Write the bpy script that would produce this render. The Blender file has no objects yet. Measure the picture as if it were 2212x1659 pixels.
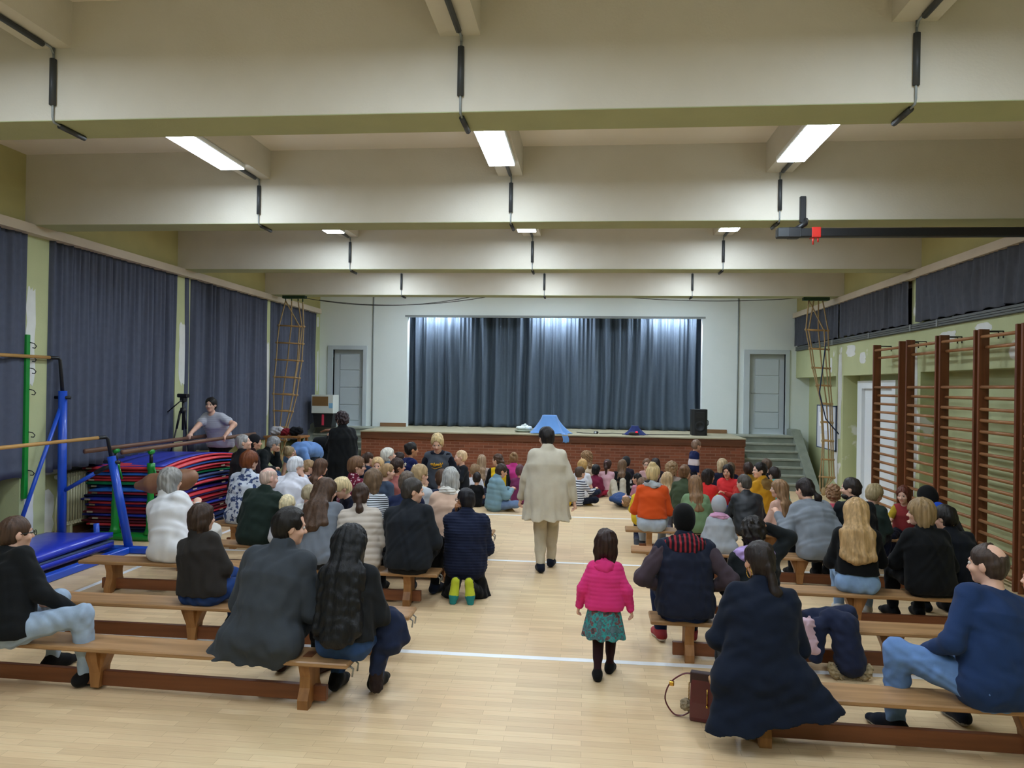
import bpy, math, random
import numpy as np
import openvdb
from mathutils import Vector, Matrix, Euler

# ------------------------------------------------------------------ camera, world, exposure
SC = bpy.context.scene
COL = SC.collection
IMW, IMH = 2212, 1659
CF, CYAW, CPITCH, CROLL, CH = 1619.8, 0.0989, 0.0033, 0.0153, 2.1
_fw = np.array([-math.sin(CYAW)*math.cos(CPITCH), math.cos(CYAW)*math.cos(CPITCH), math.sin(CPITCH)])
_rt = np.array([math.cos(CYAW), math.sin(CYAW), 0.0])
_up = np.cross(_rt, _fw)
_r2 = math.cos(CROLL)*_rt+math.sin(CROLL)*_up
_u2 = -math.sin(CROLL)*_rt+math.cos(CROLL)*_up
cam_data = bpy.data.cameras.new('camera')
cam_data.sensor_width = 36.0
cam_data.lens = CF/IMW*36.0
cam_data.clip_start = 0.05
cam = bpy.data.objects.new('camera', cam_data)
COL.objects.link(cam)
cam.matrix_world = Matrix(((_r2[0], _u2[0], -_fw[0], 0), (_r2[1], _u2[1], -_fw[1], 0), (_r2[2], _u2[2], -_fw[2], CH), (0, 0, 0, 1)))
SC.camera = cam
SC.view_settings.view_transform = 'Standard'
SC.view_settings.look = 'None'
SC.view_settings.gamma = 1.0
SC.view_settings.use_curve_mapping = False
SC.view_settings.exposure = 0.0
W = bpy.data.worlds.new('world'); SC.world = W; W.use_nodes = True
W.node_tree.nodes['Background'].inputs[0].default_value = (0.5, 0.55, 0.6, 1)
W.node_tree.nodes['Background'].inputs[1].default_value = 0.02
SC.cycles.use_denoising = True
SC.cycles.max_bounces = 7
SC.cycles.diffuse_bounces = 4
LAMP = 52.0       # emission of the ceiling luminaires
STAGE_LAMP = 260.0 # emission of the lamps behind the stage opening

def ray(px, py):
    return _fw+(px-IMW/2)/CF*_r2-(py-IMH/2)/CF*_u2
def at(px, py, x=None, y=None, z=None):
    r = ray(px, py)
    t = x/r[0] if x is not None else y/r[1] if y is not None else (z-CH)/r[2]
    return r*t+np.array([0, 0, CH])

# ------------------------------------------------------------------ object helpers
def tag(o, label=None, cat=None, group=None, kind=None):
    if label: o['label'] = label
    if cat: o['category'] = cat
    if group: o['group'] = group
    if kind: o['kind'] = kind
    return o
def empty(name, label, cat, loc=(0, 0, 0), rz=0.0, group=None, rot=None):
    o = bpy.data.objects.new(name, None)
    o.empty_display_size = 0.1
    o.location = loc
    o.rotation_euler = rot if rot is not None else (0, 0, rz)
    COL.objects.link(o)
    return tag(o, label, cat, group)
def mesh_obj(name, V, F, mat, parent=None, smooth=True, midx=None):
    me = bpy.data.meshes.new(name)
    me.from_pydata([tuple(map(float, v)) for v in V], [], F)
    for m in (mat if isinstance(mat, (list, tuple)) else [mat]):
        me.materials.append(m)
    if midx is not None: me.polygons.foreach_set('material_index', midx)
    if smooth: me.polygons.foreach_set('use_smooth', [True]*len(me.polygons))
    me.update()
    o = bpy.data.objects.new(name, me)
    COL.objects.link(o)
    if parent is not None: o.parent = parent
    return o
def fast_mesh(name, pts, quads, tris, mats, parent=None, midx=None):
    """a mesh from numpy arrays"""
    me = bpy.data.meshes.new(name)
    nq, nt = len(quads), len(tris)
    me.vertices.add(len(pts)); me.vertices.foreach_set('co', np.asarray(pts, np.float32).ravel())
    me.loops.add(nq*4+nt*3)
    me.loops.foreach_set('vertex_index', np.concatenate([np.asarray(quads, np.int32).ravel(), np.asarray(tris, np.int32).ravel()]))
    me.polygons.add(nq+nt)
    st = np.concatenate([np.arange(nq)*4, nq*4+np.arange(nt)*3]).astype(np.int32)
    me.polygons.foreach_set('loop_start', st)
    me.polygons.foreach_set('use_smooth', np.ones(nq+nt, bool))
    for m in mats: me.materials.append(m)
    if midx is not None: me.polygons.foreach_set('material_index', midx.astype(np.int32))
    me.update(calc_edges=True); me.validate()
    o = bpy.data.objects.new(name, me)
    COL.objects.link(o)
    if parent is not None: o.parent = parent
    return o

def unit(v):
    v = np.asarray(v, float); n = np.linalg.norm(v)
    return v/n if n > 1e-9 else v

class MB:
    """collects boxes, tubes, prisms and sheets; build() links them as one mesh object"""
    def __init__(s): s.V, s.F, s.S = [], [], []
    def add(s, V, F, smooth=False):
        b = len(s.V); s.V += [tuple(v) for v in V]
        s.F += [tuple(i+b for i in f) for f in F]; s.S += [smooth]*len(F)
        return s
    def box(s, lo, hi, M=None, bev=0.0):
        (x0, y0, z0), (x1, y1, z1) = lo, hi
        if bev > 0:
            # chamfered box: three nested cross-sections
            b = min(bev, (x1-x0)*.45, (y1-y0)*.45, (z1-z0)*.45)
            rings = []
            for z, i in ((z0, b), (z0+b, 0), (z1-b, 0), (z1, b)):
                rings.append([(x0+i+(b if i == 0 else 0), y0+i, z), (x1-i-(b if i == 0 else 0), y0+i, z), (x1-i, y0+i+(b if i == 0 else 0), z), (x1-i, y1-i-(b if i == 0 else 0), z),
                              (x1-i-(b if i == 0 else 0), y1-i, z), (x0+i+(b if i == 0 else 0), y1-i, z), (x0+i, y1-i-(b if i == 0 else 0), z), (x0+i, y0+i+(b if i == 0 else 0), z)])
            V = [p for r in rings for p in r]; F = []
            for k in range(3):
                for j in range(8): F.append((k*8+j, k*8+(j+1) % 8, k*8+8+(j+1) % 8, k*8+8+j))
            F += [tuple(range(7, -1, -1)), tuple(range(24, 32))]
        else:
            V = [(x0, y0, z0), (x1, y0, z0), (x1, y1, z0), (x0, y1, z0), (x0, y0, z1), (x1, y0, z1), (x1, y1, z1), (x0, y1, z1)]
            F = [(3, 2, 1, 0), (4, 5, 6, 7), (0, 1, 5, 4), (1, 2, 6, 5), (2, 3, 7, 6), (3, 0, 4, 7)]
        if M is not None: V = [tuple(M @ Vector(v)) for v in V]
        return s.add(V, F)
    def tube(s, P, r, n=8, caps=True, flat=None):
        P = [np.asarray(p, float) for p in P]
        R = r if isinstance(r, (list, tuple)) else [r]*len(P)
        V, F = [], []
        d0 = unit(P[1]-P[0])
        u = unit(np.cross(d0, (0, 0, 1) if abs(d0[2]) < .9 else (1, 0, 0)))
        for i, p in enumerate(P):
            d = unit(P[min(i+1, len(P)-1)]-P[max(i-1, 0)])
            u = unit(u-d*np.dot(u, d)); w = np.cross(d, u)
            for k in range(n):
                a = 2*math.pi*k/n
                V.append(p+R[i]*(math.cos(a)*u+math.sin(a)*w*(flat or 1)))
        for i in range(len(P)-1):
            for k in range(n):
                F.append((i*n+k, i*n+(k+1) % n, (i+1)*n+(k+1) % n, (i+1)*n+k))
        if caps: F += [tuple(range(n-1, -1, -1)), tuple(range((len(P)-1)*n, len(P)*n))]
        return s.add(V, F, True)
    def prism(s, poly, a, b, axis='y'):
        """poly in the two other axes, extruded from a to b along axis"""
        n = len(poly)
        def p(u, v, t): return {'y': (u, t, v), 'x': (t, u, v), 'z': (u, v, t)}[axis]
        V = [p(u, v, a) for u, v in poly]+[p(u, v, b) for u, v in poly]
        F = [tuple(range(n)), tuple(range(2*n-1, n-1, -1))]+[(i, n+i, n+(i+1) % n, (i+1) % n) for i in range(n)]
        return s.add(V, F)
    def lathe(s, prof, c, n=20, axis=(0, 0, 1)):
        ax = unit(axis); u = unit(np.cross(ax, (1, 0, 0) if abs(ax[0]) < .9 else (0, 1, 0))); w = np.cross(ax, u)
        V, F = [], []
        for r, h in prof:
            for k in range(n):
                a = 2*math.pi*k/n
                V.append(np.asarray(c)+ax*h+r*(math.cos(a)*u+math.sin(a)*w))
        for i in range(len(prof)-1):
            for k in range(n): F.append((i*n+k, i*n+(k+1) % n, (i+1)*n+(k+1) % n, (i+1)*n+k))
        F += [tuple(range(n-1, -1, -1)), tuple(range((len(prof)-1)*n, len(prof)*n))]
        return s.add(V, F, True)
    def grid(s, fn, nu, nv, closed=False):
        V = [fn(i/(nu-1), j/(nv-1)) for j in range(nv) for i in range(nu)]
        F = [(j*nu+i, j*nu+i+1, (j+1)*nu+i+1, (j+1)*nu+i) for j in range(nv-1) for i in range(nu-1)]
        return s.add(V, F, True)
    def build(s, name, mat, parent=None, solid=0.0, bev=0.0):
        o = mesh_obj(name, s.V, s.F, mat, parent, smooth=False)
        o.data.polygons.foreach_set('use_smooth', s.S)
        if solid:
            m = o.modifiers.new('thickness', 'SOLIDIFY'); m.thickness = solid; m.offset = 0
        if bev:
            m = o.modifiers.new('edges', 'BEVEL'); m.width = bev; m.segments = 2; m.limit_method = 'ANGLE'
        return o

def dup(root, loc=None, rz=None, label=None, group=None, suffix_fn=None):
    r = root.copy(); COL.objects.link(r)
    if loc is not None: r.location = loc
    if rz is not None: r.rotation_euler = (0, 0, rz)
    if label: r['label'] = label
    if group: r['group'] = group
    for ch in list(root.children):
        c = ch.copy(); COL.objects.link(c); c.parent = r
        for g in list(ch.children):
            d = g.copy(); COL.objects.link(d); d.parent = c
    return r

# ------------------------------------------------------------------ materials
def lin(c):
    if isinstance(c, str):
        c = [int(c[i:i+2], 16)/255 for i in (0, 2, 4)]
    return tuple((v/12.92 if v <= .04045 else ((v+.055)/1.055)**2.4) for v in c)+(1.0,)
def sc(c, k): return tuple(min(1, v*k) for v in c[:3])+(1.0,)
_MC = {}
def mat(name, color, rough=.6, metal=0.0, spec=.5, noise=0.0, nscale=8.0, bump=0.0, bscale=40.0, stretch=(1, 1, 1), emit=None, estr=0.0, coat=0.0, sheen=0.0):
    if name in _MC: return _MC[name]
    m = bpy.data.materials.new(name); m.use_nodes = True
    nt = m.node_tree; b = nt.nodes['Principled BSDF']
    c = lin(color)
    b.inputs['Base Color'].default_value = c
    b.inputs['Roughness'].default_value = rough; b.inputs['Metallic'].default_value = metal
    b.inputs['Specular IOR Level'].default_value = spec
    b.inputs['Coat Weight'].default_value = coat
    b.inputs['Sheen Weight'].default_value = sheen
    if emit is not None:
        b.inputs['Emission Color'].default_value = lin(emit); b.inputs['Emission Strength'].default_value = estr
    tc = nt.nodes.new('ShaderNodeTexCoord'); mp = nt.nodes.new('ShaderNodeMapping')
    nt.links.new(tc.outputs['Object'], mp.inputs['Vector']); mp.inputs['Scale'].default_value = stretch
    if noise:
        n = nt.nodes.new('ShaderNodeTexNoise'); n.inputs['Scale'].default_value = nscale; n.inputs['Detail'].default_value = 5
        nt.links.new(mp.outputs[0], n.inputs['Vector'])
        r = nt.nodes.new('ShaderNodeValToRGB')
        r.color_ramp.elements[0].position = .3; r.color_ramp.elements[0].color = sc(c, 1-noise)
        r.color_ramp.elements[1].position = .7; r.color_ramp.elements[1].color = sc(c, 1+noise)
        nt.links.new(n.outputs[0], r.inputs[0]); nt.links.new(r.outputs[0], b.inputs['Base Color'])
    if bump:
        n2 = nt.nodes.new('ShaderNodeTexNoise'); n2.inputs['Scale'].default_value = bscale; n2.inputs['Detail'].default_value = 4
        nt.links.new(mp.outputs[0], n2.inputs['Vector'])
        bm = nt.nodes.new('ShaderNodeBump'); bm.inputs['Strength'].default_value = bump; bm.inputs['Distance'].default_value = .02
        nt.links.new(n2.outputs[0], bm.inputs['Height']); nt.links.new(bm.outputs[0], b.inputs['Normal'])
    _MC[name] = m
    return m
def nodes_of(m): return m.node_tree, m.node_tree.nodes['Principled BSDF'], m.node_tree.links

def parquet():
    m = mat('parquet', 'CDAE82', rough=.42, spec=.45)
    nt, b, L = nodes_of(m)
    tc = nt.nodes.new('ShaderNodeTexCoord')
    br = nt.nodes.new('ShaderNodeTexBrick')
    br.inputs['Scale'].default_value = 1.0; br.inputs['Brick Width'].default_value = .46; br.inputs['Row Height'].default_value = .068
    br.inputs['Mortar Size'].default_value = .0012; br.inputs['Mortar Smooth'].default_value = .3; br.inputs['Bias'].default_value = -.1
    br.inputs['Color1'].default_value = lin('DEC298'); br.inputs['Color2'].default_value = lin('CCAF87'); br.inputs['Mortar'].default_value = lin('B0926C')
    br.offset = .37; br.offset_frequency = 2
    L.new(tc.outputs['Object'], br.inputs['Vector'])
    mp = nt.nodes.new('ShaderNodeMapping'); mp.inputs['Scale'].default_value = (2.0, 30, 1)
    L.new(tc.outputs['Object'], mp.inputs['Vector'])
    n = nt.nodes.new('ShaderNodeTexNoise'); n.inputs['Scale'].default_value = 2.2; n.inputs['Detail'].default_value = 5
    L.new(mp.outputs[0], n.inputs['Vector'])
    n2 = nt.nodes.new('ShaderNodeTexNoise'); n2.inputs['Scale'].default_value = .9; n2.inputs['Detail'].default_value = 3
    L.new(tc.outputs['Object'], n2.inputs['Vector'])
    mx = nt.nodes.new('ShaderNodeMix'); mx.data_type = 'RGBA'; mx.blend_type = 'OVERLAY'; mx.inputs[0].default_value = .18
    L.new(br.outputs[0], mx.inputs[6]); L.new(n.outputs[0], mx.inputs[7])
    mx2 = nt.nodes.new('ShaderNodeMix'); mx2.data_type = 'RGBA'; mx2.blend_type = 'OVERLAY'; mx2.inputs[0].default_value = .2
    L.new(mx.outputs[2], mx2.inputs[6]); L.new(n2.outputs[0], mx2.inputs[7])
    L.new(mx2.outputs[2], b.inputs['Base Color'])
    return m
def plaster(name, base, patch=None, thr=.62, scale=.9, sx=(1, 1, 1)):
    """painted plaster with filler patches of their own shape"""
    m = mat(name, base, rough=.75, spec=.3, bump=.08, bscale=60)
    nt, b, L = nodes_of(m)
    tc = nt.nodes.new('ShaderNodeTexCoord')
    mp = nt.nodes.new('ShaderNodeMapping'); mp.inputs['Scale'].default_value = sx
    L.new(tc.outputs['Object'], mp.inputs['Vector'])
    n = nt.nodes.new('ShaderNodeTexNoise'); n.inputs['Scale'].default_value = scale; n.inputs['Detail'].default_value = 4
    L.new(mp.outputs[0], n.inputs['Vector'])
    r = nt.nodes.new('ShaderNodeValToRGB'); e = r.color_ramp.elements
    e[0].position = thr-.015; e[0].color = lin(base); e[1].position = thr+.015; e[1].color = lin(patch or base)
    L.new(n.outputs[0], r.inputs[0])
    n2 = nt.nodes.new('ShaderNodeTexNoise'); n2.inputs['Scale'].default_value = 3; n2.inputs['Detail'].default_value = 6
    L.new(tc.outputs['Object'], n2.inputs['Vector'])
    mx = nt.nodes.new('ShaderNodeMix'); mx.data_type = 'RGBA'; mx.blend_type = 'OVERLAY'; mx.inputs[0].default_value = .1
    L.new(r.outputs[0], mx.inputs[6]); L.new(n2.outputs[0], mx.inputs[7]); L.new(mx.outputs[2], b.inputs['Base Color'])
    return m
def wood(name, c1, c2, rough=.45, axis=0, scale=6.0):
    m = mat(name, c1, rough=rough, spec=.45)
    nt, b, L = nodes_of(m)
    tc = nt.nodes.new('ShaderNodeTexCoord'); mp = nt.nodes.new('ShaderNodeMapping')
    s = [scale*5]*3; s[axis] = scale*.35; mp.inputs['Scale'].default_value = s
    L.new(tc.outputs['Object'], mp.inputs['Vector'])
    n = nt.nodes.new('ShaderNodeTexNoise'); n.inputs['Scale'].default_value = 1.0; n.inputs['Detail'].default_value = 6; n.inputs['Distortion'].default_value = .6
    L.new(mp.outputs[0], n.inputs['Vector'])
    r = nt.nodes.new('ShaderNodeValToRGB'); e = r.color_ramp.elements
    e[0].position = .3; e[0].color = lin(c2); e[1].position = .65; e[1].color = lin(c1)
    L.new(n.outputs[0], r.inputs[0]); L.new(r.outputs[0], b.inputs['Base Color'])
    return m
def brick():
    m = mat('brickwork', '7C4A33', rough=.8, spec=.3)
    nt, b, L = nodes_of(m)
    tc = nt.nodes.new('ShaderNodeTexCoord'); mp = nt.nodes.new('ShaderNodeMapping')
    mp.inputs['Rotation'].default_value = (math.radians(-90), 0, 0)
    L.new(tc.outputs['Object'], mp.inputs['Vector'])
    br = nt.nodes.new('ShaderNodeTexBrick')
    br.inputs['Scale'].default_value = 1; br.inputs['Brick Width'].default_value = .21; br.inputs['Row Height'].default_value = .0625; br.inputs['Mortar Size'].default_value = .006
    br.inputs['Color1'].default_value = lin('8A5138'); br.inputs['Color2'].default_value = lin('70402B'); br.inputs['Mortar'].default_value = lin('8C6654')
    L.new(mp.outputs[0], br.inputs['Vector']); L.new(br.outputs[0], b.inputs['Base Color'])
    bm = nt.nodes.new('ShaderNodeBump'); bm.inputs['Strength'].default_value = .4; bm.inputs['Distance'].default_value = .01; bm.invert = True
    L.new(br.outputs[1], bm.inputs['Height']); L.new(bm.outputs[0], b.inputs['Normal'])
    return m
# ------------------------------------------------------------------ the setting
XL, XR, YB, YF, ZC, ZB = -6.55, 4.82, 17.9, -3.0, 4.72, 3.9
BEAMS = [1.58, 4.862, 8.144, 11.426, 14.708]; BW = .37
M_FLOOR = parquet()
M_GREEN = plaster('pale_green_plaster', 'BBC092')
M_GREENP = plaster('pale_green_plaster_filled', 'BBC092', 'E2E2DA', .66, 1.6)
M_UPGREEN = plaster('olive_plaster', 'B3AB74')
M_WHITE = plaster('white_plaster', 'E4ECEA')
M_BEAM = plaster('beam_plaster', 'CFC9BA')
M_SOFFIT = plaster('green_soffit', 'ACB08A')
M_CEIL = plaster('ceiling_plaster', 'EBE2D4')
M_PATCH = mat('filler_white', 'DCDDD8', rough=.8, noise=.06, nscale=6)
M_CORN = mat('cornice_paint', 'C9BBA6', rough=.6, noise=.05, nscale=3)
M_DOOR = mat('door_paint', 'C3CDD2', rough=.5, noise=.03, nscale=2)
M_WDOOR = mat('white_door_paint', 'E2E6E8', rough=.45)
M_DARK = mat('dark_gap', '14171B', rough=.6)
M_GLASS = mat('night_glass', '0A0D10', rough=.08, spec=.6)
M_CURT = mat('grey_curtain_cloth', '545969', rough=.9, spec=.2, noise=.06, nscale=14, bump=.1, bscale=300)
M_CURTR = mat('dark_curtain_cloth', '50535C', rough=.9, spec=.2, noise=.08, nscale=14)
M_SCURT = mat('stage_curtain_cloth', '525E6B', rough=.85, spec=.25, noise=.05, nscale=20)
M_CONC = mat('grey_concrete', '868C80', rough=.8, noise=.12, nscale=5, bump=.2, bscale=30)
M_CONCE = mat('worn_step_edge', 'A0A496', rough=.8, noise=.12, nscale=8)
M_STAGEF = mat('stage_floor', 'A39C80', rough=.6, noise=.08, nscale=4)
M_PIPE = mat('conduit_dark', '35383A', rough=.5)
M_PIPEG = mat('conduit_grey', '8A9090', rough=.5)
M_LINE = mat('white_court_paint', 'EDEFF2', rough=.45, noise=.05, nscale=3)
M_LAMP = mat('luminaire_louvre', 'FFFFFF', rough=.5, emit='DFEFFF', estr=LAMP)
M_SLAMP = mat('stage_tube', 'FFFFFF', rough=.5, emit='E6F0FF', estr=STAGE_LAMP)
M_STEEL = mat('steel_grey', '9A9D9E', rough=.35, metal=.8)

def struct(name, mb, m, parent=None):
    return tag(mb.build(name, m, parent), kind='structure')
struct('floor', MB().box((XL-.7, YF, -.1), (XR+.6, YB+1.6, 0)), M_FLOOR)
struct('ceiling', MB().box((XL-.7, YF, ZC), (XR+.6, YB+1.6, ZC+.12)), M_CEIL)
for i, y in enumerate(BEAMS):
    b = struct('beam_%d' % (i+1), MB().box((XL-.3, y, ZB+.002), (XR+.3, y+BW, ZC)), M_BEAM)
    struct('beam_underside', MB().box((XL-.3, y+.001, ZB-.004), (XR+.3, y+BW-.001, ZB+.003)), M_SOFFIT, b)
RIBX = [-3.72, -.86, 1.99]
_ys = [YF]+[v for y in BEAMS for v in (y, y+BW)]+[YB]
n = 6
for k in range(0, len(_ys), 2):
    for x in RIBX:
        struct('beam_%d' % n, MB().box((x-.135, _ys[k], 4.40), (x+.135, _ys[k+1], ZC)), M_BEAM); n += 1
# side walls
def pil(x0, x1, ys, z0, z1):
    m = MB()
    for y0, y1 in ys: m.box((x0, y0, z0), (x1, y1, z1))
    return m
PIL = [(y-.02, y+.40) for y in BEAMS]
m = MB().box((XL-.7, YF, 0), (XL-.45, YB, ZC)); m.box((XL-.45, YF, 0), (XL-.40, YB, .935))
struct('wall_left', m, M_GREENP)
struct('wall_left_upper', MB().box((XL-.45, YF, 3.8), (XL, YB, ZC)), M_UPGREEN)
for y0, y1 in PIL+[(17.62, YB)]:
    struct('pillar', MB().box((XL-.45, y0, 0), (XL, y1, 3.8)), M_GREEN)
m = MB().box((XR+.3, YF, 0), (XR+.6, YB, ZC))
struct('wall_right', m, M_GREEN)
struct('wall_right_upper', MB().box((XR, YF, 3.8), (XR+.3, YB, ZC)), M_UPGREEN)
struct('wall_right_band', MB().box((XR, YF, 2.4), (XR+.3, YB, 3.1)), M_GREENP)
for y0, y1 in PIL:
    struct('pillar', MB().box((XR, y0, 0), (XR+.3, y1, 2.4)).box((XR+.04, y0, 3.1), (XR+.3, y1, 3.8)), M_GREENP)
struct('wall_front', MB().box((XL-.6, YF-.2, 0), (XR+.6, YF, ZC)), M_GREEN)
# cornices hiding the curtain rails
struct('trim_1', MB().box((XL-.01, YF, 3.795), (XL+.13, YB-.25, 3.905)), M_CORN)
struct('trim_2', MB().box((XR-.10, YF, 3.775), (XR+.01, YB-.02, 3.885)), M_CORN)
# windows behind the curtains
wn = 1
_edges = [YF]+[v for p in PIL for v in p]+[17.62]
for k in range(0, len(_edges), 2):
    y0, y1 = _edges[k], _edges[k+1]
    if y1 < 1: continue
    fr = MB()
    for a, b2, c, d in ((y0, y1, .86, .93), (y0, y1, 3.73, 3.8), (y0, y0+.07, .93, 3.73), (y1-.07, y1, .93, 3.73), ((y0+y1)/2-.03, (y0+y1)/2+.03, .93, 3.73), (y0, y1, 2.5, 2.56)):
        fr.box((XL-.44, a, c), (XL-.38, b2, d))
    w = struct('window_%d' % wn, fr, M_WDOOR); wn += 1
    struct('pane', MB().box((XL-.42, y0+.05, .94), (XL-.40, y1-.05, 3.75)), M_GLASS, w)
    struct('window_sill', MB().box((XL-.45, y0, .925), (XL-.36, y1, .95)), M_WHITE, w)
    fr = MB()
    for a, b2, c, d in ((y0, y1, 3.1, 3.16), (y0, y1, 3.74, 3.8), (y0, y0+.06, 3.16, 3.74), (y1-.06, y1, 3.16, 3.74)):
        fr.box((XR+.2, a, c), (XR+.27, b2, d))
    w = struct('window_%d' % wn, fr, M_WDOOR); wn += 1
    struct('pane', MB().box((XR+.235, y0+.04, 3.13), (XR+.255, y1-.04, 3.77)), M_GLASS, w)
# filler patches on the plaster, each with its own outline
def patch(cx, cz, w, h, wall, y, seed):
    rnd = random.Random(seed); poly = []
    for i in range(22):
        a = 2*math.pi*i/22; r = 1+rnd.uniform(-.22, .16)
        ca, sa = math.cos(a), math.sin(a)
        k = 1/max(abs(ca), abs(sa))**.75
        poly.append((y+ca*w/2*r*k*.95, cz+sa*h/2*(1+rnd.uniform(-.08, .06))*k))
    a, b2 = (XL-.002, XL+.003) if wall == 'l' else (XR-.003, XR+.002)
    if cx: a, b2 = cx-.003, cx+.003
    tag(MB().prism(poly, a, b2, 'x').build('wall_patch', M_PATCH), kind='structure')
patch(0, 2.6, .16, 1.2, 'l', 8.26, 1); patch(0, 2.55, .22, 1.0, 'l', 11.6, 2); patch(0, 2.2, .15, 1.5, 'l', 14.9, 3)
patch(0, .35, .17, .8, 'l', 8.28, 4); patch(XL-.399, .38, .42, .6, 'l', 9.02, 5); patch(XL-.399, .5, .3, .6, 'l', 7.3, 6)
patch(0, 2.0, .22, 1.7, 'r', 14.88, 7); patch(0, 2.62, .12, .3, 'r', 15.4, 8); patch(0, 2.85, .5, .22, 'r', 14.3, 9); patch(0, 2.7, .3, .2, 'r', 13.7, 19)
patch(0, 1.7, .2, 2.2, 'r', 11.6, 10); patch(0, 2.85, .5, .16, 'r', 10.6, 11); patch(0, 1.0, .22, 1.4, 'r', 15.05, 12); patch(0, 2.9, .4, .14, 'r', 9.7, 13)
patch(0, 3.6, .15, .25, 'l', 17.75, 14); patch(0, 2.4, .12, 1.0, 'l', 17.78, 15)

# back wall with stage opening and two doorways
OX0, OX1, OZ = -4.35, 2.69, 3.765
DL, DR, DZ = (-6.2, -5.44), (3.77, 4.58), 2.94
SZ = 1.08
m = MB()
for x0, x1, z0, z1 in ((XL-.3, DL[0], 0, ZC), (DL[0], DL[1], 0, SZ), (DL[0], DL[1], DZ, ZC), (DL[1], OX0, 0, ZC), (OX0, OX1, OZ, ZC), (OX1, DR[0], 0, ZC), (DR[0], DR[1], 0, SZ), (DR[0], DR[1], DZ, ZC), (DR[1], XR+.3, 0, ZC)):
    m.box((x0, YB, z0), (x1, YB+.22, z1))
struct('wall_back', m, M_WHITE)
struct('trim_3', MB().box((OX0-.06, YB-.02, OZ-.01), (OX1+.06, YB+.02, OZ+.035)), M_PIPEG)
struct('wall_stage', MB().box((OX0-.6, YB+1.35, 0), (OX1+.6, YB+1.5, ZC)), M_DARK)
for x0 in (OX0-.7, OX1+.5): struct('wall_wing', MB().box((x0, YB+.22, 0), (x0+.2, YB+1.35, ZC)), M_DARK)
for k, (x0, x1) in enumerate((DL, DR)):
    d = struct('door_%d' % (k+1), MB().box((x0, YB+.10, SZ), (x1, YB+.14, DZ)), M_DOOR)
    pn = MB()
    zz = [SZ+.12]+[SZ+(DZ-SZ)*t for t in (.27, .5, .73)]+[DZ-.1]
    for a, b2 in zip(zz[:-1], zz[1:]): pn.box((x0+.15, YB+.085, a+.012), (x1-.12, YB+.101, b2-.012), bev=.008)
    struct('door_panel', pn, M_DOOR, d)
    fr = MB()
    for a, b2, c, e in ((x0-.13, x0, SZ, DZ+.1), (x1, x1+.09, SZ, DZ+.1), (x0, x1, DZ, DZ+.1)): fr.box((a, YB-.03, c), (b2, YB+.12, e))
    struct('door_frame', fr, M_DOOR, d)
    hx = x1-.06 if k == 0 else x0+.06
    struct('door_handle', MB().tube([(hx, YB+.09, SZ+.95), (hx, YB+.03, SZ+.95), (hx+(-.09 if k == 0 else .09), YB+.03, SZ+.95)], .009), M_STEEL, d)
d = struct('door_3', MB().box((XR+.26, 12.95, 0), (XR+.29, 14.3, 2.16)), M_WDOOR)
struct('door_panel', MB().box((XR+.245, 13.02, .15), (XR+.262, 13.58, 2.0), bev=.01).box((XR+.245, 13.68, .15), (XR+.262, 14.24, 2.0), bev=.01), M_WDOOR, d)
struct('door_frame', MB().box((XR+.2, 12.8, 0), (XR+.3, 12.95, 2.3)).box((XR+.2, 14.3, 0), (XR+.3, 14.52, 2.3)).box((XR+.2, 12.95, 2.16), (XR+.3, 14.3, 2.3)), M_WDOOR, d)
struct('door_handle', MB().tube([(XR+.25, 13.55, 1.05), (XR+.19, 13.55, 1.05), (XR+.19, 13.42, 1.05)], .01), M_STEEL, d)
# skirting on the stage
M_SKIRT = mat('wood_skirting', '8A6747', rough=.5, noise=.1, nscale=5)
struct('baseboard_back', MB().box((DL[1]+.45, YB-.02, SZ), (OX0, YB+.001, SZ+.09)).box((OX1, YB-.02, SZ), (DR[0]-.5, YB+.001, SZ+.09)), M_SKIRT)
# stage
SX0, SX1, SY = -4.93, 3.33, 16.15
st = tag(MB().box((SX0, SY+.02, 0), (SX1, YB, .91)).build('stage_front_wall', brick()), kind='structure')
struct('trim_4', MB().box((SX0-.01, SY-.01, .91), (SX1+.01, SY+.25, SZ-.02)), wood('stage_edge_wood', '6A4028', '4E2E1C', axis=0, scale=3))
struct('floor_stage', MB().box((SX0-.02, SY-.03, SZ-.025), (SX1+.02, YB+1.4, SZ)), M_STAGEF)
# stairs either side
for x0, x1, nm in ((-6.4, SX0-.005, 'stairs'), (SX1+.005, 4.62, 'stairs')):
    s = MB(); e = MB(); nst = 7
    for i in range(nst):
        zt = SZ*(i+1)/nst
        y0 = SY+.03+i*.19
        s.box((x0, y0, 0 if i == 0 else SZ*i/nst-.01), (x1, YB-.001, zt-.035))
        e.box((x0, y0-.025, zt-.035), (x1, YB-.001 if i == nst-1 else y0+.2, zt))
    o = struct(nm, s, M_CONC)
    struct('step_tread', e, M_CONCE, o)
# sloping stringers by the walls
for x0, x1 in ((4.62, XR), (XL, -6.4)):
    struct('trim_5', MB().prism([(SY-.3, 0), (SY+.0, 0), (YB, 0), (YB, SZ+.14), (SY+1.35, SZ+.14), (SY-.05, .16)], x0, x1, 'x'), M_CONC)
# court lines painted on the floor
for y, w in ((5.81, .07), (9.0, .06), (12.185, .06)):
    struct('floor_line', MB().box((-5.03, y-w/2, .0), (4.3, y+w/2, .0015)), M_LINE)
struct('floor_line', MB().box((-5.03, 5.81, .0), (-4.97, 15.4, .0012)), M_LINE)
struct('floor_line', MB().box((4.24, 5.81, .0), (4.3, 15.4, .0012)), M_LINE)
struct('baseboard_left', MB().box((XL-.41, YF, 0), (XL-.385, YB-1.8, .1)), M_SKIRT)

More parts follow.
